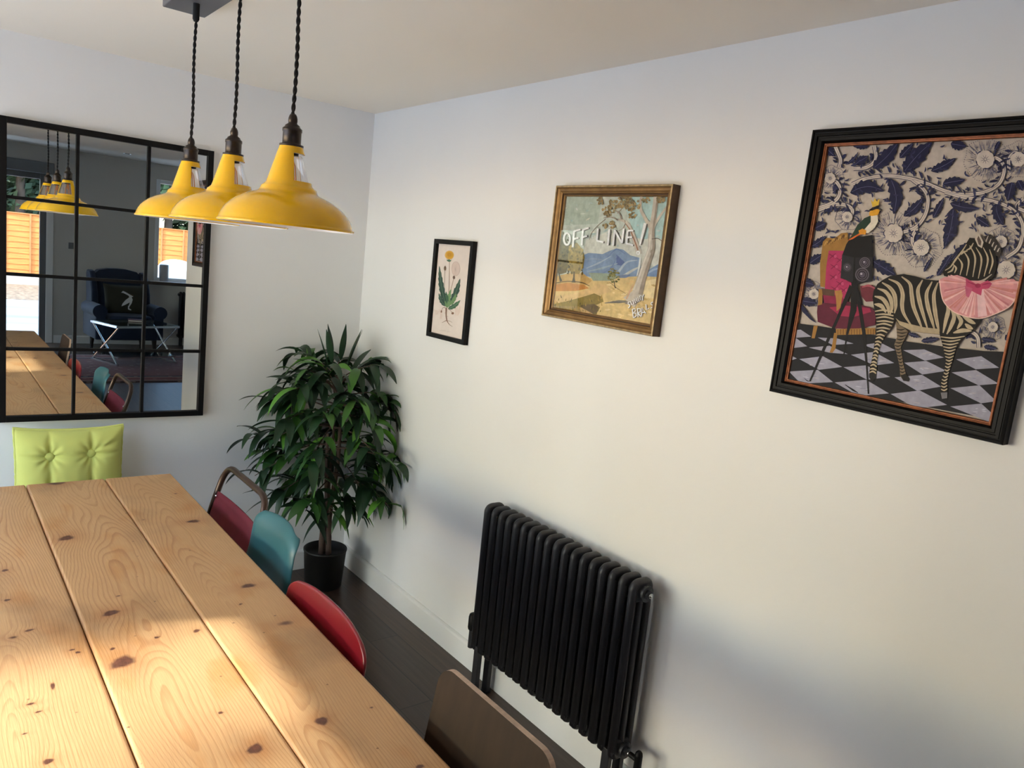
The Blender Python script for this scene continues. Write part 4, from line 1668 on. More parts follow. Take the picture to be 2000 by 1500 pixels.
# ------------------------------------------------ botanical print
def botanical():
    y0, y1, z0, z1 = -1.020, -.711, 1.357, 1.794
    t = thing('botanical_print', 'small dandelion botanical print in a thin black frame above the plant', 'picture', (0, (y0 + y1) / 2, (z0 + z1) / 2))
    cy, cz = t.location.y, t.location.z
    f = MB()
    moulding(f, y0 - cy, y1 - cy, z0 - cz, z1 - cz, [(0, .001), (0, .022), (.001, .023), (.019, .023), (.020, .022), (.020, .008)])
    f.build('frame', M['black_metal'], t)
    A = Art(t, -.0080, 810, 440, 5.771, (y0 + .012 - cy, y1 - .012 - cy, z0 + .012 - cz, z1 - .012 - cz), .7, .03, 40)
    A.poly([(180, 160), (660, 160), (640, 1330), (120, 1330)], (229, 217, 208))
    A.k += 1
    rn = A.rn
    for cx, cyy, r in ((300, 1000, 60), (480, 960, 60), (250, 980, 30)):   # pale foxing behind the roots
        for _ in range(5):
            A.leaf((cx + rn.uniform(-20, 20), cyy + r), (cx + rn.uniform(-40, 40), cyy - r), 14, (222, 204, 192), 8, 0, up=False)
    A.k += 1
    gd, gm, gl, br = (48, 78, 66), (66, 104, 78), (112, 146, 98), (122, 96, 78)
    A.stroke([(392, 400), (390, 600), (383, 880)], [6, 8, 10], (148, 128, 108))
    A.stroke([(441, 595), (425, 660), (405, 740), (393, 860)], 6, (150, 124, 96))
    A.stroke([(341, 500), (337, 620), (334, 760), (350, 880)], 5, (124, 118, 92))
    A.leaf((350, 900), (278, 455), 62, gd, -14, 7, (120, 150, 120))
    A.leaf((395, 890), (512, 600), 66, gd, 14, 5, (130, 160, 130))
    A.leaf((345, 915), (272, 765), 46, gd, -12, 4, (120, 150, 120))
    A.leaf((375, 945), (515, 845), 54, gm, 12, 4, (130, 160, 130))
    A.leaf((382, 900), (412, 715), 40, gl, -8, 3)
    A.leaf((370, 905), (352, 745), 36, gm, 6, 3)
    A.leaf((400, 900), (470, 770), 44, gl, 8, 3)
    for a in (0, 1, 2):
        A.leaf((365, 930), (340 + a * 40, 850), 26, gl, 0, 2)
    for k in range(26):
        a = 2 * PI * k / 26
        A.stroke([(392, 336), (392 + 52 * math.cos(a), 336 + 50 * math.sin(a))], [10, 9], (212, 158, 48) if k % 2 else (226, 178, 66), up=False, smooth=False)
    A.ell(392, 336, 40, 38, (218, 164, 46))
    for k in range(12):
        a = 2 * PI * k / 12
        A.stroke([(392 + 8 * math.cos(a), 332 + 8 * math.sin(a)), (392 + 26 * math.cos(a), 332 + 26 * math.sin(a))], 4, (180, 120, 30), up=(k == 0), smooth=False)
    A.leaf((388, 408), (360, 388), 16, gm, 0, 0)
    A.leaf((388, 410), (414, 392), 16, gm, 0, 0)
    A.ell(388, 398, 14, 14, gm)
    A.ell(465, 490, 46, 80, (223, 204, 194))
    for k in range(34):
        a = 2 * PI * k / 34
        A.stroke([(460, 500), (465 + 47 * math.cos(a), 490 + 80 * math.sin(a))], [1, 2], (196, 176, 166), up=(k == 0), smooth=False)
    A.ring(465, 490, 46, 80, 5, (200, 178, 168))
    A.ell(444, 588, 14, 20, (112, 88, 74))
    A.ell(344, 486, 13, 26, (116, 104, 84))
    A.leaf((342, 512), (348, 452), 14, br, 0, 0)
    for pts, w in (([(358, 930), (356, 1010), (362, 1060), (372, 1092)], [20, 14, 13, 9]), ([(360, 1072), (335, 1085), (308, 1098)], [8, 3]), ([(370, 1088), (395, 1120), (428, 1142)], [9, 3]),
                   ([(366, 1078), (395, 1080), (428, 1098)], [6, 2]), ([(350, 930), (320, 930), (306, 960)], [7, 3]), ([(378, 940), (400, 955), (425, 985)], [6, 3]), ([(356, 985), (335, 990)], [4, 1]), ([(360, 1020), (380, 1030)], [4, 1])):
        A.stroke(pts, w, (134, 104, 88))
    A.ell(430, 992, 15, 13, (128, 96, 78))
    A.ell(303, 972, 9, 14, (140, 108, 88))
    A.stroke([(282 + i * 10, 1185 + i * .6 + (7 if i % 2 else -7)) for i in range(8)], 2.2, (196, 180, 170))
    A.stroke([(368 + i * 9, 1196 + i * .6 + (6 if i % 2 else -6)) for i in range(5)], 2.2, (200, 184, 174))
    A.build()
    MB().add([(-.0155, y - cy, z - cz) for y, z in ((y0 + .016, z0 + .016), (y1 - .016, z0 + .016), (y1 - .016, z1 - .016), (y0 + .016, z1 - .016))], [(0, 1, 2, 3)]).build('pane', M['pane'], t)


botanical()


# ------------------------------------------------ landscape painting with lettering
def landscape():
    M['gilt'] = mat('gilded_wood', (136, 104, 62), .42, .55, noise=.22, nscale=30, bump=.15, bscale=200)
    M['gilt_edge'] = mat('worn_gilt_edge', (196, 172, 130), .45, .4, noise=.3, nscale=60)
    M['gilt_dark'] = mat('dark_gilt', (78, 54, 32), .55, .2, noise=.2, nscale=40)
    y0, y1, z0, z1 = -2.076, -1.526, 1.539, 2.008
    t = thing('landscape_painting', 'gum tree landscape painting lettered OFF LINE! in a gilt frame', 'picture', (0, (y0 + y1) / 2, (z0 + z1) / 2))
    t.rotation_euler = (math.radians(.5), 0, 0)
    cy, cz = t.location.y, t.location.z
    f = MB()
    moulding(f, y0 - cy, y1 - cy, z0 - cz, z1 - cz, [(0, .001), (0, .034), (.001, .036)], 2)
    moulding(f, y0 - cy, y1 - cy, z0 - cz, z1 - cz, [(.001, .036), (.005, .038), (.007, .036)], 1)
    moulding(f, y0 - cy, y1 - cy, z0 - cz, z1 - cz, [(.007, .036), (.009, .031), (.013, .029), (.018, .028), (.022, .025), (.026, .023)], 0)
    moulding(f, y0 - cy, y1 - cy, z0 - cz, z1 - cz, [(.026, .023), (.028, .018), (.031, .018)], 2)
    moulding(f, y0 - cy, y1 - cy, z0 - cz, z1 - cz, [(.031, .018), (.034, .016), (.036, .010), (.036, .006)], 0)
    f.build('frame', [M['gilt'], M['gilt_edge'], M['gilt_dark']], t)
    A = Art(t, -.010, 1050, 340, 4.4133, (y0 + .030 - cy, y1 - .030 - cy, z0 + .030 - cz, z1 - .030 - cz), .55, .16, 55)
    rn = A.rn
    A.poly([(100, 100), (1250, 100), (1100, 1500), (20, 1500)], (186, 196, 186))
    A.poly([(200, 170), (560, 170), (520, 430), (200, 440)], (168, 182, 170))
    A.poly([(720, 170), (1180, 170), (1080, 620), (980, 640), (860, 560), (800, 420)], (168, 198, 196))
    A.poly([(420, 560), (600, 500), (900, 560), (1100, 560), (1070, 800), (380, 740)], (206, 208, 196))
    for _ in range(70):
        x, y = rn.uniform(220, 1120), rn.uniform(190, 640)
        A.stroke([(x, y), (x + rn.uniform(-50, 50), y + rn.uniform(-25, 25))], [5, 14, 5], rn.choice([(190, 200, 190), (176, 196, 190), (204, 206, 192), (160, 186, 184), (196, 200, 196)]), up=(_ % 14 == 0), smooth=False)
    # mountains
    A.poly([(390, 700), (440, 680), (500, 684), (560, 690), (620, 662), (680, 640), (740, 652), (800, 700), (880, 722), (900, 870), (800, 905), (380, 880)], (126, 148, 176))
    A.poly([(680, 692), (752, 760), (720, 790), (680, 780)], (92, 108, 152))
    for pts, w, c in (([(420, 812), (520, 770), (640, 705)], [6, 16, 4], (160, 174, 188)), ([(430, 840), (560, 810), (690, 770)], [6, 18, 6], (150, 166, 178)), ([(560, 860), (640, 800), (690, 700)], [16, 10, 4], (112, 132, 168)),
                      ([(700, 840), (770, 760), (860, 742)], [20, 16, 6], (168, 182, 194)), ([(740, 880), (820, 830), (880, 800)], [22, 20, 10], (184, 188, 182)), ([(400, 740), (480, 730), (560, 740)], [6, 14, 6], (140, 156, 178)),
                      ([(600, 720), (680, 650), (760, 690)], [4, 8, 4], (104, 124, 164))):
        A.stroke(pts, w, c)
    A.poly([(925, 850), (1000, 800), (1070, 765), (1060, 900), (910, 920)], (116, 142, 178))
    A.stroke([(930, 870), (990, 830), (1050, 810)], [8, 20, 8], (150, 172, 196))
    # land
    A.poly([(370, 850), (450, 895), (560, 905), (700, 890), (900, 880), (1070, 890), (1060, 1420), (60, 1300), (140, 900)], (208, 184, 128))
    A.poly([(440, 850), (600, 856), (720, 880), (640, 920), (480, 920)], (146, 160, 142))
    A.stroke([(700, 885), (760, 880), (800, 870)], [20, 30, 8], (112, 128, 156))
    A.poly([(880, 930), (1040, 900), (1040, 1080), (880, 1060)], (220, 204, 158))
    for _ in range(60):
        x, y = rn.uniform(560, 1030), rn.uniform(920, 1300)
        A.stroke([(x, y), (x + rn.uniform(20, 60), y + rn.uniform(-8, 18))], [6, 20, 6], rn.choice([(220, 196, 140), (198, 170, 112), (226, 206, 156), (186, 160, 104), (210, 180, 124)]), up=(_ % 15 == 0), smooth=False)
    A.poly([(160, 880), (290, 850), (400, 860), (470, 920), (420, 960), (150, 940)], (190, 158, 98))
    A.poly([(150, 950), (260, 938), (400, 955), (446, 985), (330, 1008), (150, 1010)], (188, 132, 72))
    A.stroke([(150, 940), (260, 925), (380, 935), (450, 965)], [8, 8, 10, 4], (96, 80, 54))
    A.poly([(130, 1050), (330, 1030), (460, 985), (520, 945), (600, 960), (640, 1010), (480, 1060), (330, 1080), (130, 1120)], (208, 180, 130))
    A.stroke([(620, 930), (680, 980), (760, 1030)], [4, 6, 4], (140, 118, 76))
    A.poly([(120, 1120), (280, 1090), (420, 1050), (490, 1028), (560, 1060), (570, 1100), (480, 1140), (400, 1170), (260, 1160), (120, 1140)], (134, 118, 62))
    A.poly([(370, 1130), (490, 1120), (540, 1150), (500, 1220), (390, 1195)], (104, 90, 66))
    A.poly([(120, 1130), (380, 1150), (520, 1230), (640, 1230), (980, 1300), (980, 1400), (60, 1300)], (190, 160, 112))
    A.poly([(130, 1135), (360, 1140), (380, 1200), (200, 1190)], (150, 130, 84))
    for _ in range(50):
        x, y = rn.uniform(150, 560), rn.uniform(1060, 1210)
        A.stroke([(x, y), (x + rn.uniform(-8, 8), y - rn.uniform(14, 38))], [9, 4], rn.choice([(112, 104, 50), (156, 130, 66), (90, 82, 48), (170, 140, 76), (128, 112, 58)]), up=(_ % 12 == 0), smooth=False)
    A.stroke([(580, 1112), (700, 1100), (830, 1100)], [6, 26, 8], (132, 128, 116))
    # left trees
    A.poly([(190, 488), (228, 498), (250, 570), (290, 640), (280, 760), (250, 850), (190, 866), (160, 800), (165, 640)], (88, 80, 54))
    A.poly([(270, 610), (340, 590), (390, 650), (408, 720), (396, 800), (360, 862), (290, 858), (262, 780)], (138, 118, 58))
    for _ in range(110):
        a = rn.random()
        x, y = (rn.uniform(170, 280), rn.uniform(520, 850)) if a < .5 else (rn.uniform(270, 400), rn.uniform(610, 850))
        A.stroke([(x, y), (x + rn.uniform(-10, 10), y + rn.uniform(10, 30))], [8, 20, 7], rn.choice([(76, 70, 44), (104, 92, 54), (62, 58, 42)]) if a < .5 else rn.choice([(160, 136, 66), (116, 98, 48), (144, 122, 62), (96, 84, 44)]), up=(_ % 18 == 0), smooth=False)
    A.stroke([(178, 820), (192, 880), (206, 925)], [12, 12, 22], (66, 62, 54))
    A.stroke([(318, 840), (316, 890), (314, 935)], [10, 12, 34], (70, 58, 44))
    for _ in range(36):
        a, q = rn.uniform(0, 6.28), rn.random() ** .5
        x, y = 660 + 50 * q * math.cos(a), 870 + 62 * q * math.sin(a)
        A.stroke([(x, y), (x + rn.uniform(-10, 10), y + rn.uniform(6, 20))], [12, 26, 10], rn.choice([(118, 118, 66), (96, 98, 56), (142, 136, 80)]), up=(_ % 12 == 0), smooth=False)
    A.stroke([(662, 920), (668, 960), (674, 985)], [6, 6, 8], (84, 74, 56))
    # gum tree
    tk, ts, tl_ = (192, 184, 170), (150, 138, 124), (216, 210, 198)
    A.stroke([(700, 400), (640, 372), (570, 380)], [12, 9, 5], ts)
    A.stroke([(590, 388), (520, 448), (470, 508), (450, 565)], [6, 5, 4, 3], (120, 104, 88))
    A.stroke([(730, 390), (705, 335), (650, 305)], [16, 10, 6], ts)
    A.stroke([(690, 340), (720, 310), (745, 280)], [8, 6, 4], ts)
    A.stroke([(880, 690), (850, 600), (815, 500), (770, 420), (700, 390)], [52, 44, 36, 28, 14], tk)
    A.stroke([(870, 660), (838, 570), (800, 480), (760, 425)], [12, 12, 10, 6], (166, 122, 96))
    A.stroke([(760, 430), (735, 470), (700, 490)], [8, 6, 3], ts)
    A.stroke([(985, 470), (925, 370), (890, 290), (900, 180)], [40, 28, 24, 20], tk)
    A.stroke([(1000, 460), (1060, 360), (1150, 240)], [26, 20, 14], tk)
    A.stroke([(1030, 170), (1010, 330), (985, 500), (985, 640), (945, 760), (900, 900), (860, 1030), (790, 1110)], [46, 42, 52, 62, 66, 78, 92, 130], tk)
    A.stroke([(1040, 200), (1020, 340), (1002, 500), (1005, 640), (965, 770), (925, 900), (890, 1040)], [14, 14, 20, 24, 26, 30, 36], ts)
    A.stroke([(975, 520), (965, 640), (920, 760), (880, 880), (830, 1000)], [8, 10, 12, 14, 16], tl_)
    A.stroke([(890, 720), (880, 800), (860, 880)], [14, 18, 6], (214, 218, 214))
    A.ell(990, 672, 14, 20, ts)
    A.stroke([(990, 560), (1040, 556), (1085, 585)], [9, 7, 4], (110, 96, 84))
    A.stroke([(770, 1080), (800, 1010), (830, 950)], [10, 14, 4], (206, 166, 136))
    A.stroke([(760, 1110), (840, 1110), (900, 1075)], [20, 34, 10], (140, 132, 124))
    for cx, cyy, rx, ry, n_ in ((610, 310, 50, 46, 40), (690, 240, 62, 46, 50), (545, 225, 26, 34, 18), (820, 255, 66, 56, 60), (770, 198, 50, 18, 20), (650, 430, 20, 34, 16), (940, 215, 30, 24, 14), (1070, 215, 36, 34, 22), (820, 345, 40, 20, 14), (590, 430, 16, 26, 8)):
        for _ in range(n_):
            a, q = rn.uniform(0, 6.28), rn.random() ** .5
            x, y = cx + rx * q * math.cos(a), cyy + ry * q * math.sin(a)
            A.stroke([(x, y), (x + rn.uniform(-9, 9), y + rn.uniform(8, 26))], [8, 22, 8], rn.choice([(150, 128, 84), (126, 108, 68), (170, 150, 104), (108, 96, 66), (142, 128, 90)]), up=(_ % 20 == 0), smooth=False)
    # lettering
    letters = [[(258 + 26 * math.cos(a), 560 + 50 * math.sin(a)) for a in (i * PI / 10 - 1.2 for i in range(21))],
               [(320, 492), (314, 560), (308, 632)], [(318, 494), (345, 486), (376, 478)], [(314, 562), (336, 556), (358, 550)],
               [(396, 480), (390, 545), (386, 614)], [(394, 482), (420, 472), (447, 464)], [(390, 548), (412, 540), (432, 534)],
               [(526, 470), (520, 520), (516, 574)], [(514, 574), (540, 580), (574, 588)],
               [(624, 476), (617, 545), (610, 614)], [(670, 482), (662, 550), (655, 618)], [(670, 484), (700, 540), (732, 596)], [(748, 470), (740, 530), (732, 596)],
               [(782, 490), (776, 545), (772, 600)], [(782, 490), (806, 488), (832, 488)], [(776, 548), (798, 545), (820, 543)], [(770, 600), (800, 606), (830, 614)]]
    for L in letters:
        A.stroke([(x + 9, y + 3) for x, y in L], 15, (96, 92, 84), up=False)
    A.stroke([(946, 430), (922, 520), (898, 612)], [20, 16, 10], (110, 104, 96), up=False)
    A.k += 1
    for L in letters:
        A.stroke(L, 17, (226, 228, 226), up=False)
    A.stroke([(934, 424), (910, 520), (886, 618)], [26, 20, 12], (232, 234, 232), up=False)
    A.ring(872, 680, 11, 13, 13, (230, 232, 230), up=False)
    A.k += 1
    for L in letters:
        A.stroke(L, 6, (250, 250, 250), up=False)
    sm = [[(800, 1100), (786, 1108), (788, 1122), (802, 1126), (800, 1142), (788, 1156)], [(806, 1096), (818, 1126), (834, 1122), (828, 1088)], [(852, 1112), (838, 1076), (868, 1100), (856, 1066)], [(882, 1098), (868, 1060), (898, 1088), (886, 1050)],
          [(896, 1044), (908, 1062), (922, 1038)], [(908, 1062), (912, 1090)],
          [(822, 1165), (832, 1240)], [(822, 1166), (846, 1160), (850, 1180), (828, 1200)], [(828, 1200), (854, 1198), (858, 1222), (832, 1240)],
          [(866, 1160), (872, 1234)], [(866, 1160), (892, 1160), (894, 1186), (870, 1196)], [(870, 1196), (884, 1214), (900, 1230)],
          [(902, 1222), (908, 1150), (938, 1200)], [(906, 1196), (930, 1190)], [(940, 1124), (944, 1170), (966, 1156)], [(1002, 1104), (986, 1108), (984, 1122), (1000, 1132), (998, 1150), (982, 1154)]]
    for L in sm:
        A.stroke([(x + 5, y + 3) for x, y in L], 7, (120, 112, 100), up=False, smooth=False)
    A.k += 1
    for L in sm:
        A.stroke(L, 8, (238, 240, 242), up=False, smooth=False)
    A.build('canvas')
    MB().add([(-.0165, y - cy, z - cz) for y, z in ((y0 + .034, z0 + .034), (y1 - .034, z0 + .034), (y1 - .034, z1 - .034), (y0 + .034, z1 - .034))], [(0, 1, 2, 3)]).build('pane', M['pane'], t)


landscape()


# ------------------------------------------------ large zebra print
def zebra_print():
    M['copper_slip'] = mat('copper_gilt_slip', (138, 82, 50), .5, .45, noise=.35, nscale=80)
    M['black_wood'] = mat('black_painted_wood', (6, 6, 7), .45, spec=.16)
    y0, y1, z0, z1 = -3.092, -2.513, 1.443, 2.131
    t = thing('zebra_print', 'large print of a zebra in a pink tutu in a wide black ridged frame', 'picture', (0, (y0 + y1) / 2, (z0 + z1) / 2))
    t.rotation_euler = (math.radians(.65), 0, 0)
    cy, cz = t.location.y, t.location.z
    f = MB()
    moulding(f, y0 - cy, y1 - cy, z0 - cz, z1 - cz, [(0, .001), (0, .028), (.002, .031), (.007, .032), (.008, .029), (.010, .0285), (.011, .030), (.017, .030), (.018, .026), (.021, .0255), (.022, .027), (.029, .026), (.033, .020), (.034, .018)], 0)
    f.build('frame', M['black_wood'], t)
    g = MB()
    moulding(g, y0 - cy, y1 - cy, z0 - cz, z1 - cz, [(.034, .018), (.035, .0195), (.0375, .0185), (.038, .0165), (.0405, .016), (.041, .0145), (.042, .010)], 0)
    g.build('slip', M['copper_slip'], t)
    A = Art(t, -.0050, 1490, 210, 3.9216, (y0 + .036 - cy, y1 - .036 - cy, z0 + .036 - cz, z1 - .036 - cz), .5, .10, 70)
    rn = A.rn
    cream, navy, navy2, grey = (192, 182, 172), (33, 35, 66), (48, 51, 86), (112, 110, 128)
    A.poly([(400, 200), (2300, 100), (1900, 2600), (100, 2200)], cream)
    flowers = [(525, 545, 42), (655, 840, 42), (1010, 965, 72), (1220, 1075, 64), (1712, 400, 70), (1965, 400, 58), (1832, 1030, 48), (1872, 1245, 70), (1770, 1682, 40), (400, 1430, 40), (700, 330, 0)]

    def B(p):
        return [(x, y + 1137) for x, y in p]
    # hatched halos
    A.k += 1
    for cx, c_y, r in flowers:
        if not r:
            continue
        for k in range(130):
            a = rn.uniform(0, 2 * PI)
            q0 = r * rn.uniform(.9, 1.7)
            q1 = q0 + r * rn.uniform(.25, .9)
            A.stroke([(cx + q0 * math.cos(a), c_y + q0 * math.sin(a)), (cx + q1 * math.cos(a + .05), c_y + q1 * math.sin(a + .05))], [4.5, 2.0], grey if k % 3 else (92, 94, 122), up=False, smooth=False)
        for k in range(60):
            a = 2 * PI * k / 60
            q = r * (2.35 + .12 * math.sin(a * 7))
            x, y = cx + q * math.cos(a), c_y + q * math.sin(a)
            A.ell(x, y, 3.2, 3.2, navy2, n=6, up=False)
    stems = [[(690, 590), (800, 545), (950, 525), (1100, 540), (1250, 580), (1400, 640), (1550, 668), (1700, 650), (1810, 590), (1852, 500), (1842, 430), (1795, 390), (1745, 398)],
             [(1150, 555), (1230, 620), (1270, 700), (1250, 820), (1180, 915), (1080, 955), (1020, 948)],
             [(1400, 650), (1550, 690), (1750, 715), (1900, 772), (1980, 860), (1995, 960), (1960, 1080), (1870, 1150)],
             [(415, 775), (520, 740), (582, 690), (595, 620), (565, 570), (525, 575)],
             [(420, 790), (560, 745), (650, 752), (692, 790), (675, 850)],
             [(1185, 925), (1150, 1000), (1165, 1065), (1215, 1085), (1240, 1050)],
             [(860, 300), (870, 400), (800, 460), (700, 470)], [(560, 300), (600, 400), (590, 460)],
             [(1890, 480), (1890, 400), (1930, 350), (1980, 360)],
             [(1530, 1720), (1600, 1720), (1650, 1760), (1660, 1840)], [(2000, 700), (1950, 760), (2020, 800)]]
    for s_ in stems:
        A.stroke(s_, 34, navy2, up=False)
    A.k += 1
    for s_ in stems:
        A.stroke(s_, 25, (204, 193, 182), up=False)
    A.k += 1
    for s_ in stems:
        A.stroke(s_, 3, grey, up=False)
    A.k += 1
    # sprigs along the stems
    for s_ in stems:
        sp = spline([(x, y, 0) for x, y in s_], 5)
        for i in range(3, len(sp) - 2, 2):
            d = (sp[i + 1] - sp[i - 1]).normalized()
            nr = Vector((-d.y, d.x, 0))
            sg = 1 if (i // 2) % 2 else -1
            for side in (sg, -sg) if rn.random() < .6 else (sg,):
                a = sp[i] + nr * side * 22
                ln = rn.uniform(34, 70)
                b = a + (nr * side * .75 + d * rn.uniform(-.9, -.2)) * ln
                A.leaf((a.x, a.y), (b.x, b.y), rn.uniform(13, 22), navy if rn.random() < .6 else navy2, rn.uniform(-8, 8), 0, up=False)
    A.k += 1
    big = [((850, 470), (1045, 265), 90, 14), ((1085, 500), (1305, 265), 110, -12), ((715, 435), (812, 375), 60, 0), ((1295, 490), (1485, 390), 62, 8), ((1385, 585), (1555, 555), 66, 0), ((1445, 280), (1565, 300), 70, 0),
           ((675, 655), (935, 640), 92, -40), ((985, 545), (1010, 820), 92, -30), ((1085, 835), (1235, 690), 62, 14), ((1310, 850), (1395, 690), 46, 0), ((1465, 770), (1395, 1075), 92, -16), ((1440, 735), (1660, 775), 66, 12),
           ((1915, 575), (1880, 720), 80, 0), ((1790, 740), (1850, 905), 74, 14), ((1640, 845), (1745, 915), 58, 0), ((850, 1180), (1025, 1285), 84, 0), ((400, 930), (492, 885), 66, 0), ((370, 1070), (490, 985), 50, 8), ((365, 1195), (465, 1125), 60, 0),
           ((480, 300), (555, 375), 60, 0), ((1055, 390), (1160, 275), 52, 0), ((1820, 260), (1780, 340), 30, 0), ((1960, 560), (2000, 640), 60, 0), ((1450, 1130), (1370, 1240), 50, 0), ((1600, 1040), (1450, 1180), 60, 10), ((1240, 1260), (1300, 1150), 26, 0), ((1340, 1290), (1420, 1180), 40, 0),
           ((820, 290), (700, 300), 50, 0), ((640, 440), (740, 340), 22, 14), ((680, 450), (760, 400), 18, 8), ((310, 1330), (400, 1360), 60, 0), ((300, 1480), (420, 1500), 60, 0), ((1220, 1790), (1360, 1770), 40, 0), ((1860, 1780), (1980, 1700), 60, 0), ((1680, 1770), (1790, 1790), 36, 0), ((1700, 1830), (1800, 1850), 36, 0), ((1120, 1730), (1210, 1760), 30, 0)]
    for a, b, w, bd in big:
        A.leaf(a, b, w * 1.2, navy, bd, 5, (104, 106, 146))
        A.k -= 1
    A.k += 2
    for _ in range(260):   # tiny filler leaves
        x, y = rn.uniform(380, 1990), rn.uniform(270, 1320)
        if any((x - c) ** 2 + (y - d) ** 2 < (2.3 * r) ** 2 for c, d, r in flowers):
            continue
        a = rn.uniform(0, 6.28)
        A.leaf((x, y), (x + 42 * math.cos(a), y + 42 * math.sin(a)), 13, navy2, 5, 0, up=False)
    for x, y, l_ in ((320, 1540, 0), (340, 1560, 1), (360, 1580, 2), (300, 1500, 3)):
        A.leaf((x - 30, y - 30), (x + 60, y + 70), 20, navy, 10, 0, up=False)
    A.k += 1
    for cx, c_y, r in flowers:
        if not r:
            continue
        a0 = rn.uniform(0, 6)
        for k in range(5):
            a = a0 + 2 * PI * k / 5
            A.ell(cx + .62 * r * math.cos(a), c_y + .62 * r * math.sin(a), .47 * r, .47 * r, navy2, up=False)
    A.k += 1
    for cx, c_y, r in flowers:
        if not r:
            continue
        for k in range(10):
            a = 2 * PI * k / 10
            A.ell(cx + .60 * r * math.cos(a), c_y + .60 * r * math.sin(a), .40 * r, .40 * r, (206, 196, 186), up=False)
        A.ell(cx, c_y, .5 * r, .5 * r, (206, 196, 186), up=False)
    A.k += 1
    for cx, c_y, r in flowers:
        for k in range(9 if r else 0):
            a = 2 * PI * k / 9
            A.stroke([(cx + .1 * r * math.cos(a), c_y + .1 * r * math.sin(a)), (cx + .5 * r * math.cos(a), c_y + .5 * r * math.sin(a))], [4, 1.5], navy2, up=False, smooth=False)
    # chequered floor
    A.poly(B([(200, 505), (420, 535), (640, 570), (900, 612), (1110, 655), (1380, 692), (1700, 728), (2000, 752), (2000, 1300), (100, 1100)]), (27, 27, 33))
    A.k += 1
    for q in ([(235, 635), (265, 630), (350, 692), (230, 706)], [(240, 565), (300, 565), (380, 618), (250, 628)], [(430, 625), (580, 632), (705, 672), (545, 682)], [(362, 702), (520, 688), (660, 752), (525, 742)], [(290, 790), (470, 768), (618, 850), (440, 872)],
              [(210, 885), (430, 872), (548, 966), (300, 985)], [(685, 757), (862, 735), (1015, 820), (865, 838)], [(628, 852), (800, 838), (985, 926), (808, 948)], [(560, 968), (800, 948), (975, 1052), (740, 1075)], [(780, 682), (905, 662), (1025, 722), (935, 740)],
              [(1085, 722), (1245, 716), (1395, 778), (1250, 802)], [(1092, 818), (1262, 804), (1415, 880), (1232, 908)], [(1018, 930), (1228, 910), (1375, 1000), (1190, 1032)], [(988, 1056), (1212, 1030), (1420, 1140), (1180, 1175)],
              [(1490, 792), (1682, 768), (1818, 856), (1640, 868)], [(1455, 892), (1642, 874), (1815, 978), (1660, 990)], [(1445, 1012), (1668, 990), (1800, 1112), (1680, 1128)], [(1445, 1152), (1682, 1130), (1800, 1220), (1740, 1270)], [(205, 735), (240, 770), (270, 785), (200, 800)]):
        A.poly(B(q), (158, 158, 176), up=False)
    A.k += 1
    for _ in range(60):
        x, y = rn.choice([(420, 820), (370, 930), (850, 790), (800, 890), (770, 1010), (1250, 760), (1250, 860), (1200, 970), (1200, 1100), (1650, 820), (1640, 930), (1620, 1060), (1640, 1190)])
        x, y = x + rn.uniform(-60, 60), y + rn.uniform(-22, 22)
        A.stroke(B([(x, y), (x + rn.uniform(15, 50), y + rn.uniform(-3, 8))]), [3, 8, 3], rn.choice([(186, 186, 202), (140, 140, 160), (176, 170, 178)]), up=False, smooth=False)
    # tufted chair
    gold, gold2, pink, maroon = (158, 116, 58), (104, 72, 40), (176, 52, 96), (96, 32, 54)
    A.poly([(470, 1030), (500, 1000), (560, 1005), (610, 965), (655, 960), (668, 1060), (645, 1110), (515, 1100), (492, 1380), (450, 1372), (448, 1200)], gold)
    A.poly([(515, 1098), (640, 1100), (640, 1320), (690, 1345), (670, 1450), (560, 1480), (482, 1440), (496, 1220)], pink)
    for x, y in ((545, 1140), (600, 1170), (555, 1220), (610, 1260), (550, 1300), (600, 1350), (560, 1390), (630, 1400)):
        A.stroke([(x - 28, y - 18), (x, y), (x + 26, y + 20)], [4, 9, 4], (134, 34, 74), up=False)
        A.stroke([(x + 24, y - 20), (x, y), (x - 24, y + 20)], [4, 9, 4], (134, 34, 74), up=False)
        A.ell(x + 20, y + 2, 11, 13, (196, 76, 118), up=False)
    A.k += 1
    for k in range(7):
        A.stroke([(480 + k * 26, 1060 - k * 10), (500 + k * 26, 1030 - k * 10), (520 + k * 22, 1050 - k * 9)], [6, 12, 6], gold2 if k % 2 else (190, 148, 78), up=False)
    A.poly(B([(430, 375), (500, 355), (660, 350), (840, 395), (880, 440), (870, 530), (720, 562), (560, 555), (430, 505), (425, 430)]), maroon)
    A.poly(B([(470, 300), (600, 300), (660, 350), (600, 372), (480, 360)]), (140, 40, 74))
    A.poly(B([(520, 395), (640, 380), (830, 400), (840, 430), (700, 470), (600, 460)]), (158, 44, 78))
    A.poly(B([(755, 230), (850, 224), (880, 262), (862, 348), (800, 352), (765, 310)]), (112, 48, 60))
    A.stroke(B([(770, 240), (820, 228), (868, 250)]), [10, 18, 8], (176, 88, 100))
    A.poly(B([(570, 560), (870, 552), (872, 600), (572, 606)]), gold)
    A.k += 1
    for k in range(14):
        A.stroke(B([(585 + k * 21, 562), (585 + k * 21, 602)]), 5, gold2, up=False, smooth=False)
    A.poly(B([(400, 535), (432, 535), (408, 632), (384, 630)]), gold)
    A.poly(B([(556, 590), (582, 590), (566, 712), (545, 742), (522, 740), (540, 690)]), gold)
    A.poly(B([(440, 255), (470, 255), (465, 372), (432, 380)]), gold)
    A.poly(B([(560, 268), (612, 262), (622, 300), (604, 400), (576, 424), (572, 330)]), (176, 128, 70))
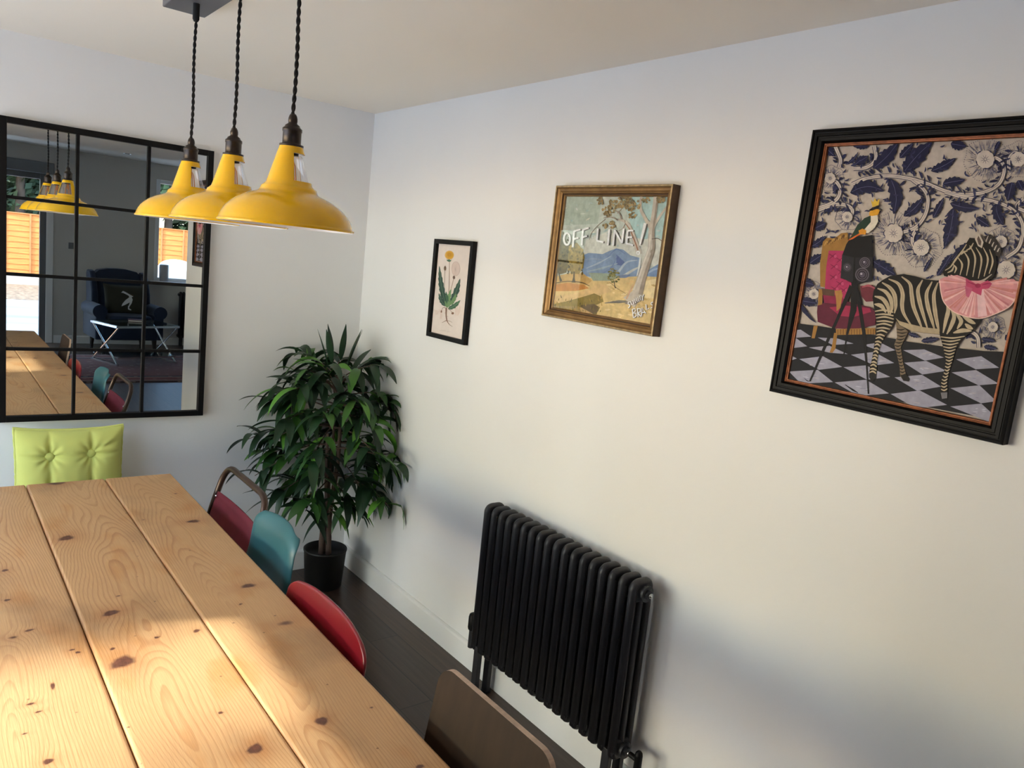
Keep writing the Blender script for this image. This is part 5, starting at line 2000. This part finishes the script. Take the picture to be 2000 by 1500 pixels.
    A.poly(B([(462, 250), (560, 262), (560, 310), (470, 300)]), (96, 70, 56))
    # camera and tripod
    dk, dk2 = (22, 21, 25), (36, 34, 40)
    A.poly(B([(690, 170), (742, 170), (728, 420), (664, 600), (636, 762), (626, 762), (650, 590), (682, 400)]), dk)
    A.poly(B([(676, 220), (704, 250), (606, 460), (505, 680), (378, 962), (366, 956), (480, 680), (572, 480)]), dk)
    A.poly(B([(735, 220), (760, 340), (800, 600), (816, 880), (826, 1056), (814, 1056), (800, 850), (770, 580), (732, 350)]), dk)
    A.stroke(B([(640, 985), (700, 1025), (740, 1048)]), [4, 14, 4], dk)
    A.stroke(B([(330, 938), (350, 955), (372, 962)]), [3, 6, 3], dk)
    A.poly([(690, 985), (770, 990), (850, 978), (856, 1150), (846, 1330), (742, 1352), (606, 1308), (620, 1130), (650, 1050)], dk)
    A.poly([(618, 1130), (708, 1150), (700, 1340), (608, 1306)], (40, 40, 46))
    A.poly([(720, 1152), (852, 1146), (840, 1328), (742, 1346), (716, 1300)], dk2)
    for x, y, r in ((792, 1190, 42), (772, 1282, 54), (658, 1226, 34)):
        A.ell(x, y, r, r, (96, 90, 100) if x > 700 else (64, 62, 68))
        A.ell(x, y, r * .82, r * .82, (44, 40, 48))
        A.ring(x, y, r * .62, r * .62, 4, (112, 104, 118))
        A.ell(x, y, r * .42, r * .42, (86, 78, 92))
        A.ell(x - r * .12, y - r * .12, r * .16, r * .16, (176, 170, 184))
    # bird
    A.poly([(665, 1022), (700, 965), (760, 945), (800, 955), (740, 985), (700, 1010)], (206, 104, 46))
    A.poly([(842, 828), (790, 850), (735, 905), (690, 985), (672, 1012), (735, 975), (800, 925), (845, 880)], (40, 62, 50))
    A.poly([(838, 830), (888, 826), (896, 870), (868, 925), (820, 965), (780, 960), (800, 925), (838, 880)], (222, 214, 196))
    A.poly([(745, 945), (775, 930), (805, 945), (800, 976), (752, 972)], (220, 150, 48))
    A.poly([(828, 806), (850, 786), (895, 780), (908, 792), (892, 826), (850, 834), (826, 830)], (224, 164, 50))
    A.poly([(822, 792), (850, 768), (908, 752), (900, 770), (852, 792)], (36, 32, 34))
    A.poly([(838, 704), (856, 728), (870, 694), (884, 724), (908, 698), (898, 752), (852, 766)], (222, 186, 72))
    A.stroke([(905, 778), (925, 785), (915, 800)], [8, 6, 2], (70, 64, 64))
    # zebra
    zd, zc, zc2 = (25, 22, 21), (188, 172, 144), (160, 142, 112)
    hind2 = [(1030, 490), (1125, 580), (1095, 640), (1068, 700), (1086, 820), (1106, 900), (1138, 942), (1130, 962), (1088, 956), (1064, 920), (1060, 850), (1040, 760), (1018, 680), (1040, 620)]
    A.poly(B(hind2), (120, 104, 84))
    for k in range(15):
        y = 560 + k * 25
        xl = np.interp(y, [490, 620, 680, 760, 850, 920], [1030, 1040, 1018, 1040, 1060, 1064])
        xr = np.interp(y, [490, 580, 640, 700, 820, 900], [1040, 1125, 1095, 1068, 1086, 1106])
        A.stroke(B([(xl, y), ((xl + xr) / 2, y + 7), (xr, y - 2)]), [4, 9, 4], zd, up=(k == 0))
    A.poly(B([(1066, 915), (1108, 900), (1138, 942), (1130, 962), (1088, 956)]), (30, 27, 27))
    body = [(860, 270), (890, 215), (930, 185), (985, 155), (1090, 140), (1180, 158), (1260, 182), (1340, 190), (1400, 185), (1480, 240), (1640, 300), (1690, 420), (1670, 510), (1610, 585), (1530, 640), (1494, 700), (1470, 790), (1442, 880),
            (1424, 960), (1428, 1040), (1424, 1086), (1384, 1092), (1374, 1050), (1376, 960), (1400, 880), (1412, 800), (1392, 700), (1366, 604), (1250, 592), (1150, 578), (1060, 534), (1024, 486), (1000, 545), (950, 605), (920, 665), (902, 725), (888, 800), (884, 880), (878, 932), (850, 945), (826, 925), (830, 860), (850, 780), (866, 680), (880, 590), (880, 500), (864, 400), (852, 320)]
    A.poly(B(body), zd)
    A.poly(B([(1030, 478), (1060, 500), (1130, 520), (1250, 548), (1362, 560), (1366, 602), (1250, 590), (1150, 576), (1060, 530)]), (176, 160, 132))
    A.k += 1
    tors = [[(975, 178), (1050, 215), (1082, 290), (1078, 380), (1095, 450), (1160, 550)], [(1075, 160), (1138, 215), (1152, 300), (1166, 390), (1205, 490), (1235, 565)], [(1235, 185), (1200, 260), (1212, 350), (1240, 450), (1275, 565)],
            [(1308, 198), (1266, 290), (1276, 390), (1305, 490), (1328, 570)], [(1352, 205), (1322, 300), (1330, 420), (1348, 520), (1362, 580)],
            [(925, 205), (985, 245), (1020, 300), (1030, 380), (1020, 440)], [(890, 250), (950, 275), (990, 330), (1000, 400), (985, 450)], [(868, 310), (930, 330), (970, 390), (975, 450)], [(866, 370), (920, 385), (955, 435)],
            [(1400, 300), (1432, 400), (1412, 500), (1392, 590)], [(1440, 380), (1476, 460), (1452, 540), (1420, 600)], [(1490, 440), (1530, 500), (1500, 560)], [(1540, 460), (1600, 500), (1640, 520)], [(1470, 590), (1540, 572), (1610, 575)], [(1560, 520), (1590, 545), (1620, 560)]]
    for s_ in tors:
        A.stroke(B(s_), [8, 27, 33, 25, 8], zc, up=False)
    A.k += 1
    for s_ in tors[:6]:
        A.stroke(B(s_), [2, 5, 5, 4, 2], zc2, up=False)
    for k in range(20):   # hind leg bars
        y = 425 + k * 26
        xl = np.interp(y, [400, 500, 590, 680, 780, 860, 925], [864, 880, 880, 866, 850, 830, 826])
        xr = np.interp(y, [400, 486, 545, 605, 665, 725, 800, 880, 932], [1010, 1018, 998, 950, 920, 902, 888, 884, 878])
        A.stroke(B([(xl + 2, y), ((xl + xr) / 2, y - 9 + (k % 2) * 5), (xr - 2, y + 8)]), [7, 14, 9], zc, up=(k == 0))
    for k in range(17):   # foreleg bars
        y = 620 + k * 25
        xl = np.interp(y, [600, 700, 800, 880, 960, 1050], [1366, 1392, 1412, 1400, 1376, 1374])
        xr = np.interp(y, [600, 640, 700, 790, 880, 960, 1040], [1590, 1530, 1494, 1470, 1442, 1424, 1428])
        A.stroke(B([(xl + 2, y), ((xl + xr) / 2, y + 9), (xr - 2, y - 4)]), [6, 12, 7], zc, up=(k == 0))
    A.poly(B([(826, 905), (880, 905), (878, 936), (850, 962), (826, 930)]), (30, 28, 28))
    A.poly(B([(1374, 1046), (1426, 1044), (1424, 1088), (1384, 1094)]), (120, 118, 124))
    # head
    A.poly([(1700, 990), (1755, 975), (1800, 1015), (1838, 1080), (1828, 1150), (1785, 1130)], (52, 46, 44))
    A.k += 1
    for k in range(5):
        A.stroke([(1712 + k * 24, 1060 + k * 12), (1724 + k * 24, 1020 + k * 16), (1738 + k * 22, 985 + k * 24)], [10, 9, 5], (190, 180, 168), up=False)
    A.poly([(1388, 1258), (1400, 1292), (1450, 1304), (1540, 1300), (1620, 1335), (1700, 1345), (1770, 1312), (1804, 1230), (1796, 1120), (1755, 1050), (1705, 1025), (1650, 1005), (1595, 1000), (1562, 1056), (1512, 1110), (1462, 1178), (1410, 1228)], zd)
    A.k += 1
    for s_ in ([(1465, 1200), (1492, 1232), (1480, 1270)], [(1505, 1150), (1538, 1205), (1522, 1285)], [(1548, 1100), (1588, 1175), (1572, 1290)], [(1596, 1060), (1638, 1155), (1620, 1300)], [(1645, 1075), (1686, 1165), (1662, 1312)],
               [(1700, 1075), (1735, 1165), (1706, 1296)], [(1748, 1090), (1772, 1180), (1745, 1275)], [(1408, 1250), (1450, 1222), (1490, 1165), (1540, 1100), (1572, 1050)], [(1425, 1268), (1460, 1250), (1476, 1215)], [(1530, 1130), (1550, 1110), (1580, 1100)], [(1570, 1095), (1600, 1080), (1625, 1040)]):
        A.stroke(s_, [5, 15, 6], zc, up=False)
    A.stroke([(1640, 1335), (1700, 1325), (1765, 1280)], [6, 14, 6], (176, 166, 150))
    A.ell(1534, 1148, 11, 7, (16, 14, 14), .5)
    A.ell(1420, 1262, 8, 5, (14, 12, 12), .3)
    A.poly([(1636, 1010), (1652, 962), (1678, 985), (1702, 1035), (1690, 1080), (1660, 1064)], (198, 186, 172))
    A.poly([(1652, 1010), (1664, 985), (1686, 1030), (1680, 1062), (1664, 1050)], (92, 78, 72))
    # tutu
    A.poly(B([(1366, 182), (1400, 165), (1500, 148), (1560, 168), (1600, 190), (1740, 195), (1830, 185), (1930, 178), (1966, 206), (1958, 300), (1905, 385), (1820, 432), (1700, 476), (1600, 472), (1480, 432), (1405, 362), (1378, 285)]), (214, 148, 152))
    A.k += 1
    rim = [(1370, 200), (1376, 270), (1400, 345), (1450, 405), (1510, 440), (1560, 460), (1620, 470), (1690, 474), (1760, 452), (1830, 425), (1890, 390), (1930, 340), (1955, 280), (1962, 215), (1900, 182), (1440, 160)]
    for k, (x, y) in enumerate(rim):
        for j in range(3):
            xx, yy = x + rn.uniform(-26, 26), y + rn.uniform(-12, 12)
            A.stroke(B([(1650 + (xx - 1650) * .22, 220 + (yy - 220) * .18), (1650 + (xx - 1650) * .6, 220 + (yy - 220) * .6), (1650 + (xx - 1650) * .96, 220 + (yy - 220) * .96)]), [4, 9, 17], rn.choice([(230, 176, 178), (196, 122, 130), (224, 160, 158), (206, 134, 130), (236, 192, 192)]), up=False)
    A.stroke(B([(1366, 182), (1378, 285), (1405, 362), (1480, 432), (1600, 472), (1700, 476), (1820, 432), (1905, 385), (1958, 300), (1966, 206)]), 8, (234, 198, 188))
    A.poly(B([(1650, 230), (1700, 235), (1730, 460), (1660, 470)]), (234, 194, 198))
    A.poly(B([(1566, 172), (1610, 195), (1660, 225), (1735, 188), (1768, 214), (1742, 252), (1692, 256), (1684, 305), (1650, 290), (1600, 262), (1568, 234)]), (190, 72, 108))
    A.poly(B([(1560, 230), (1620, 250), (1590, 320), (1570, 310)]), (196, 96, 126))
    A.ell(1660, 1137 + 230, 22, 18, (160, 48, 84))
    A.stroke(B([(1580, 200), (1620, 215), (1650, 228)]), [4, 10, 4], (150, 46, 80))
    A.stroke(B([(1690, 225), (1725, 215), (1755, 215)]), [4, 10, 4], (150, 46, 80))
    A.build()


zebra_print()
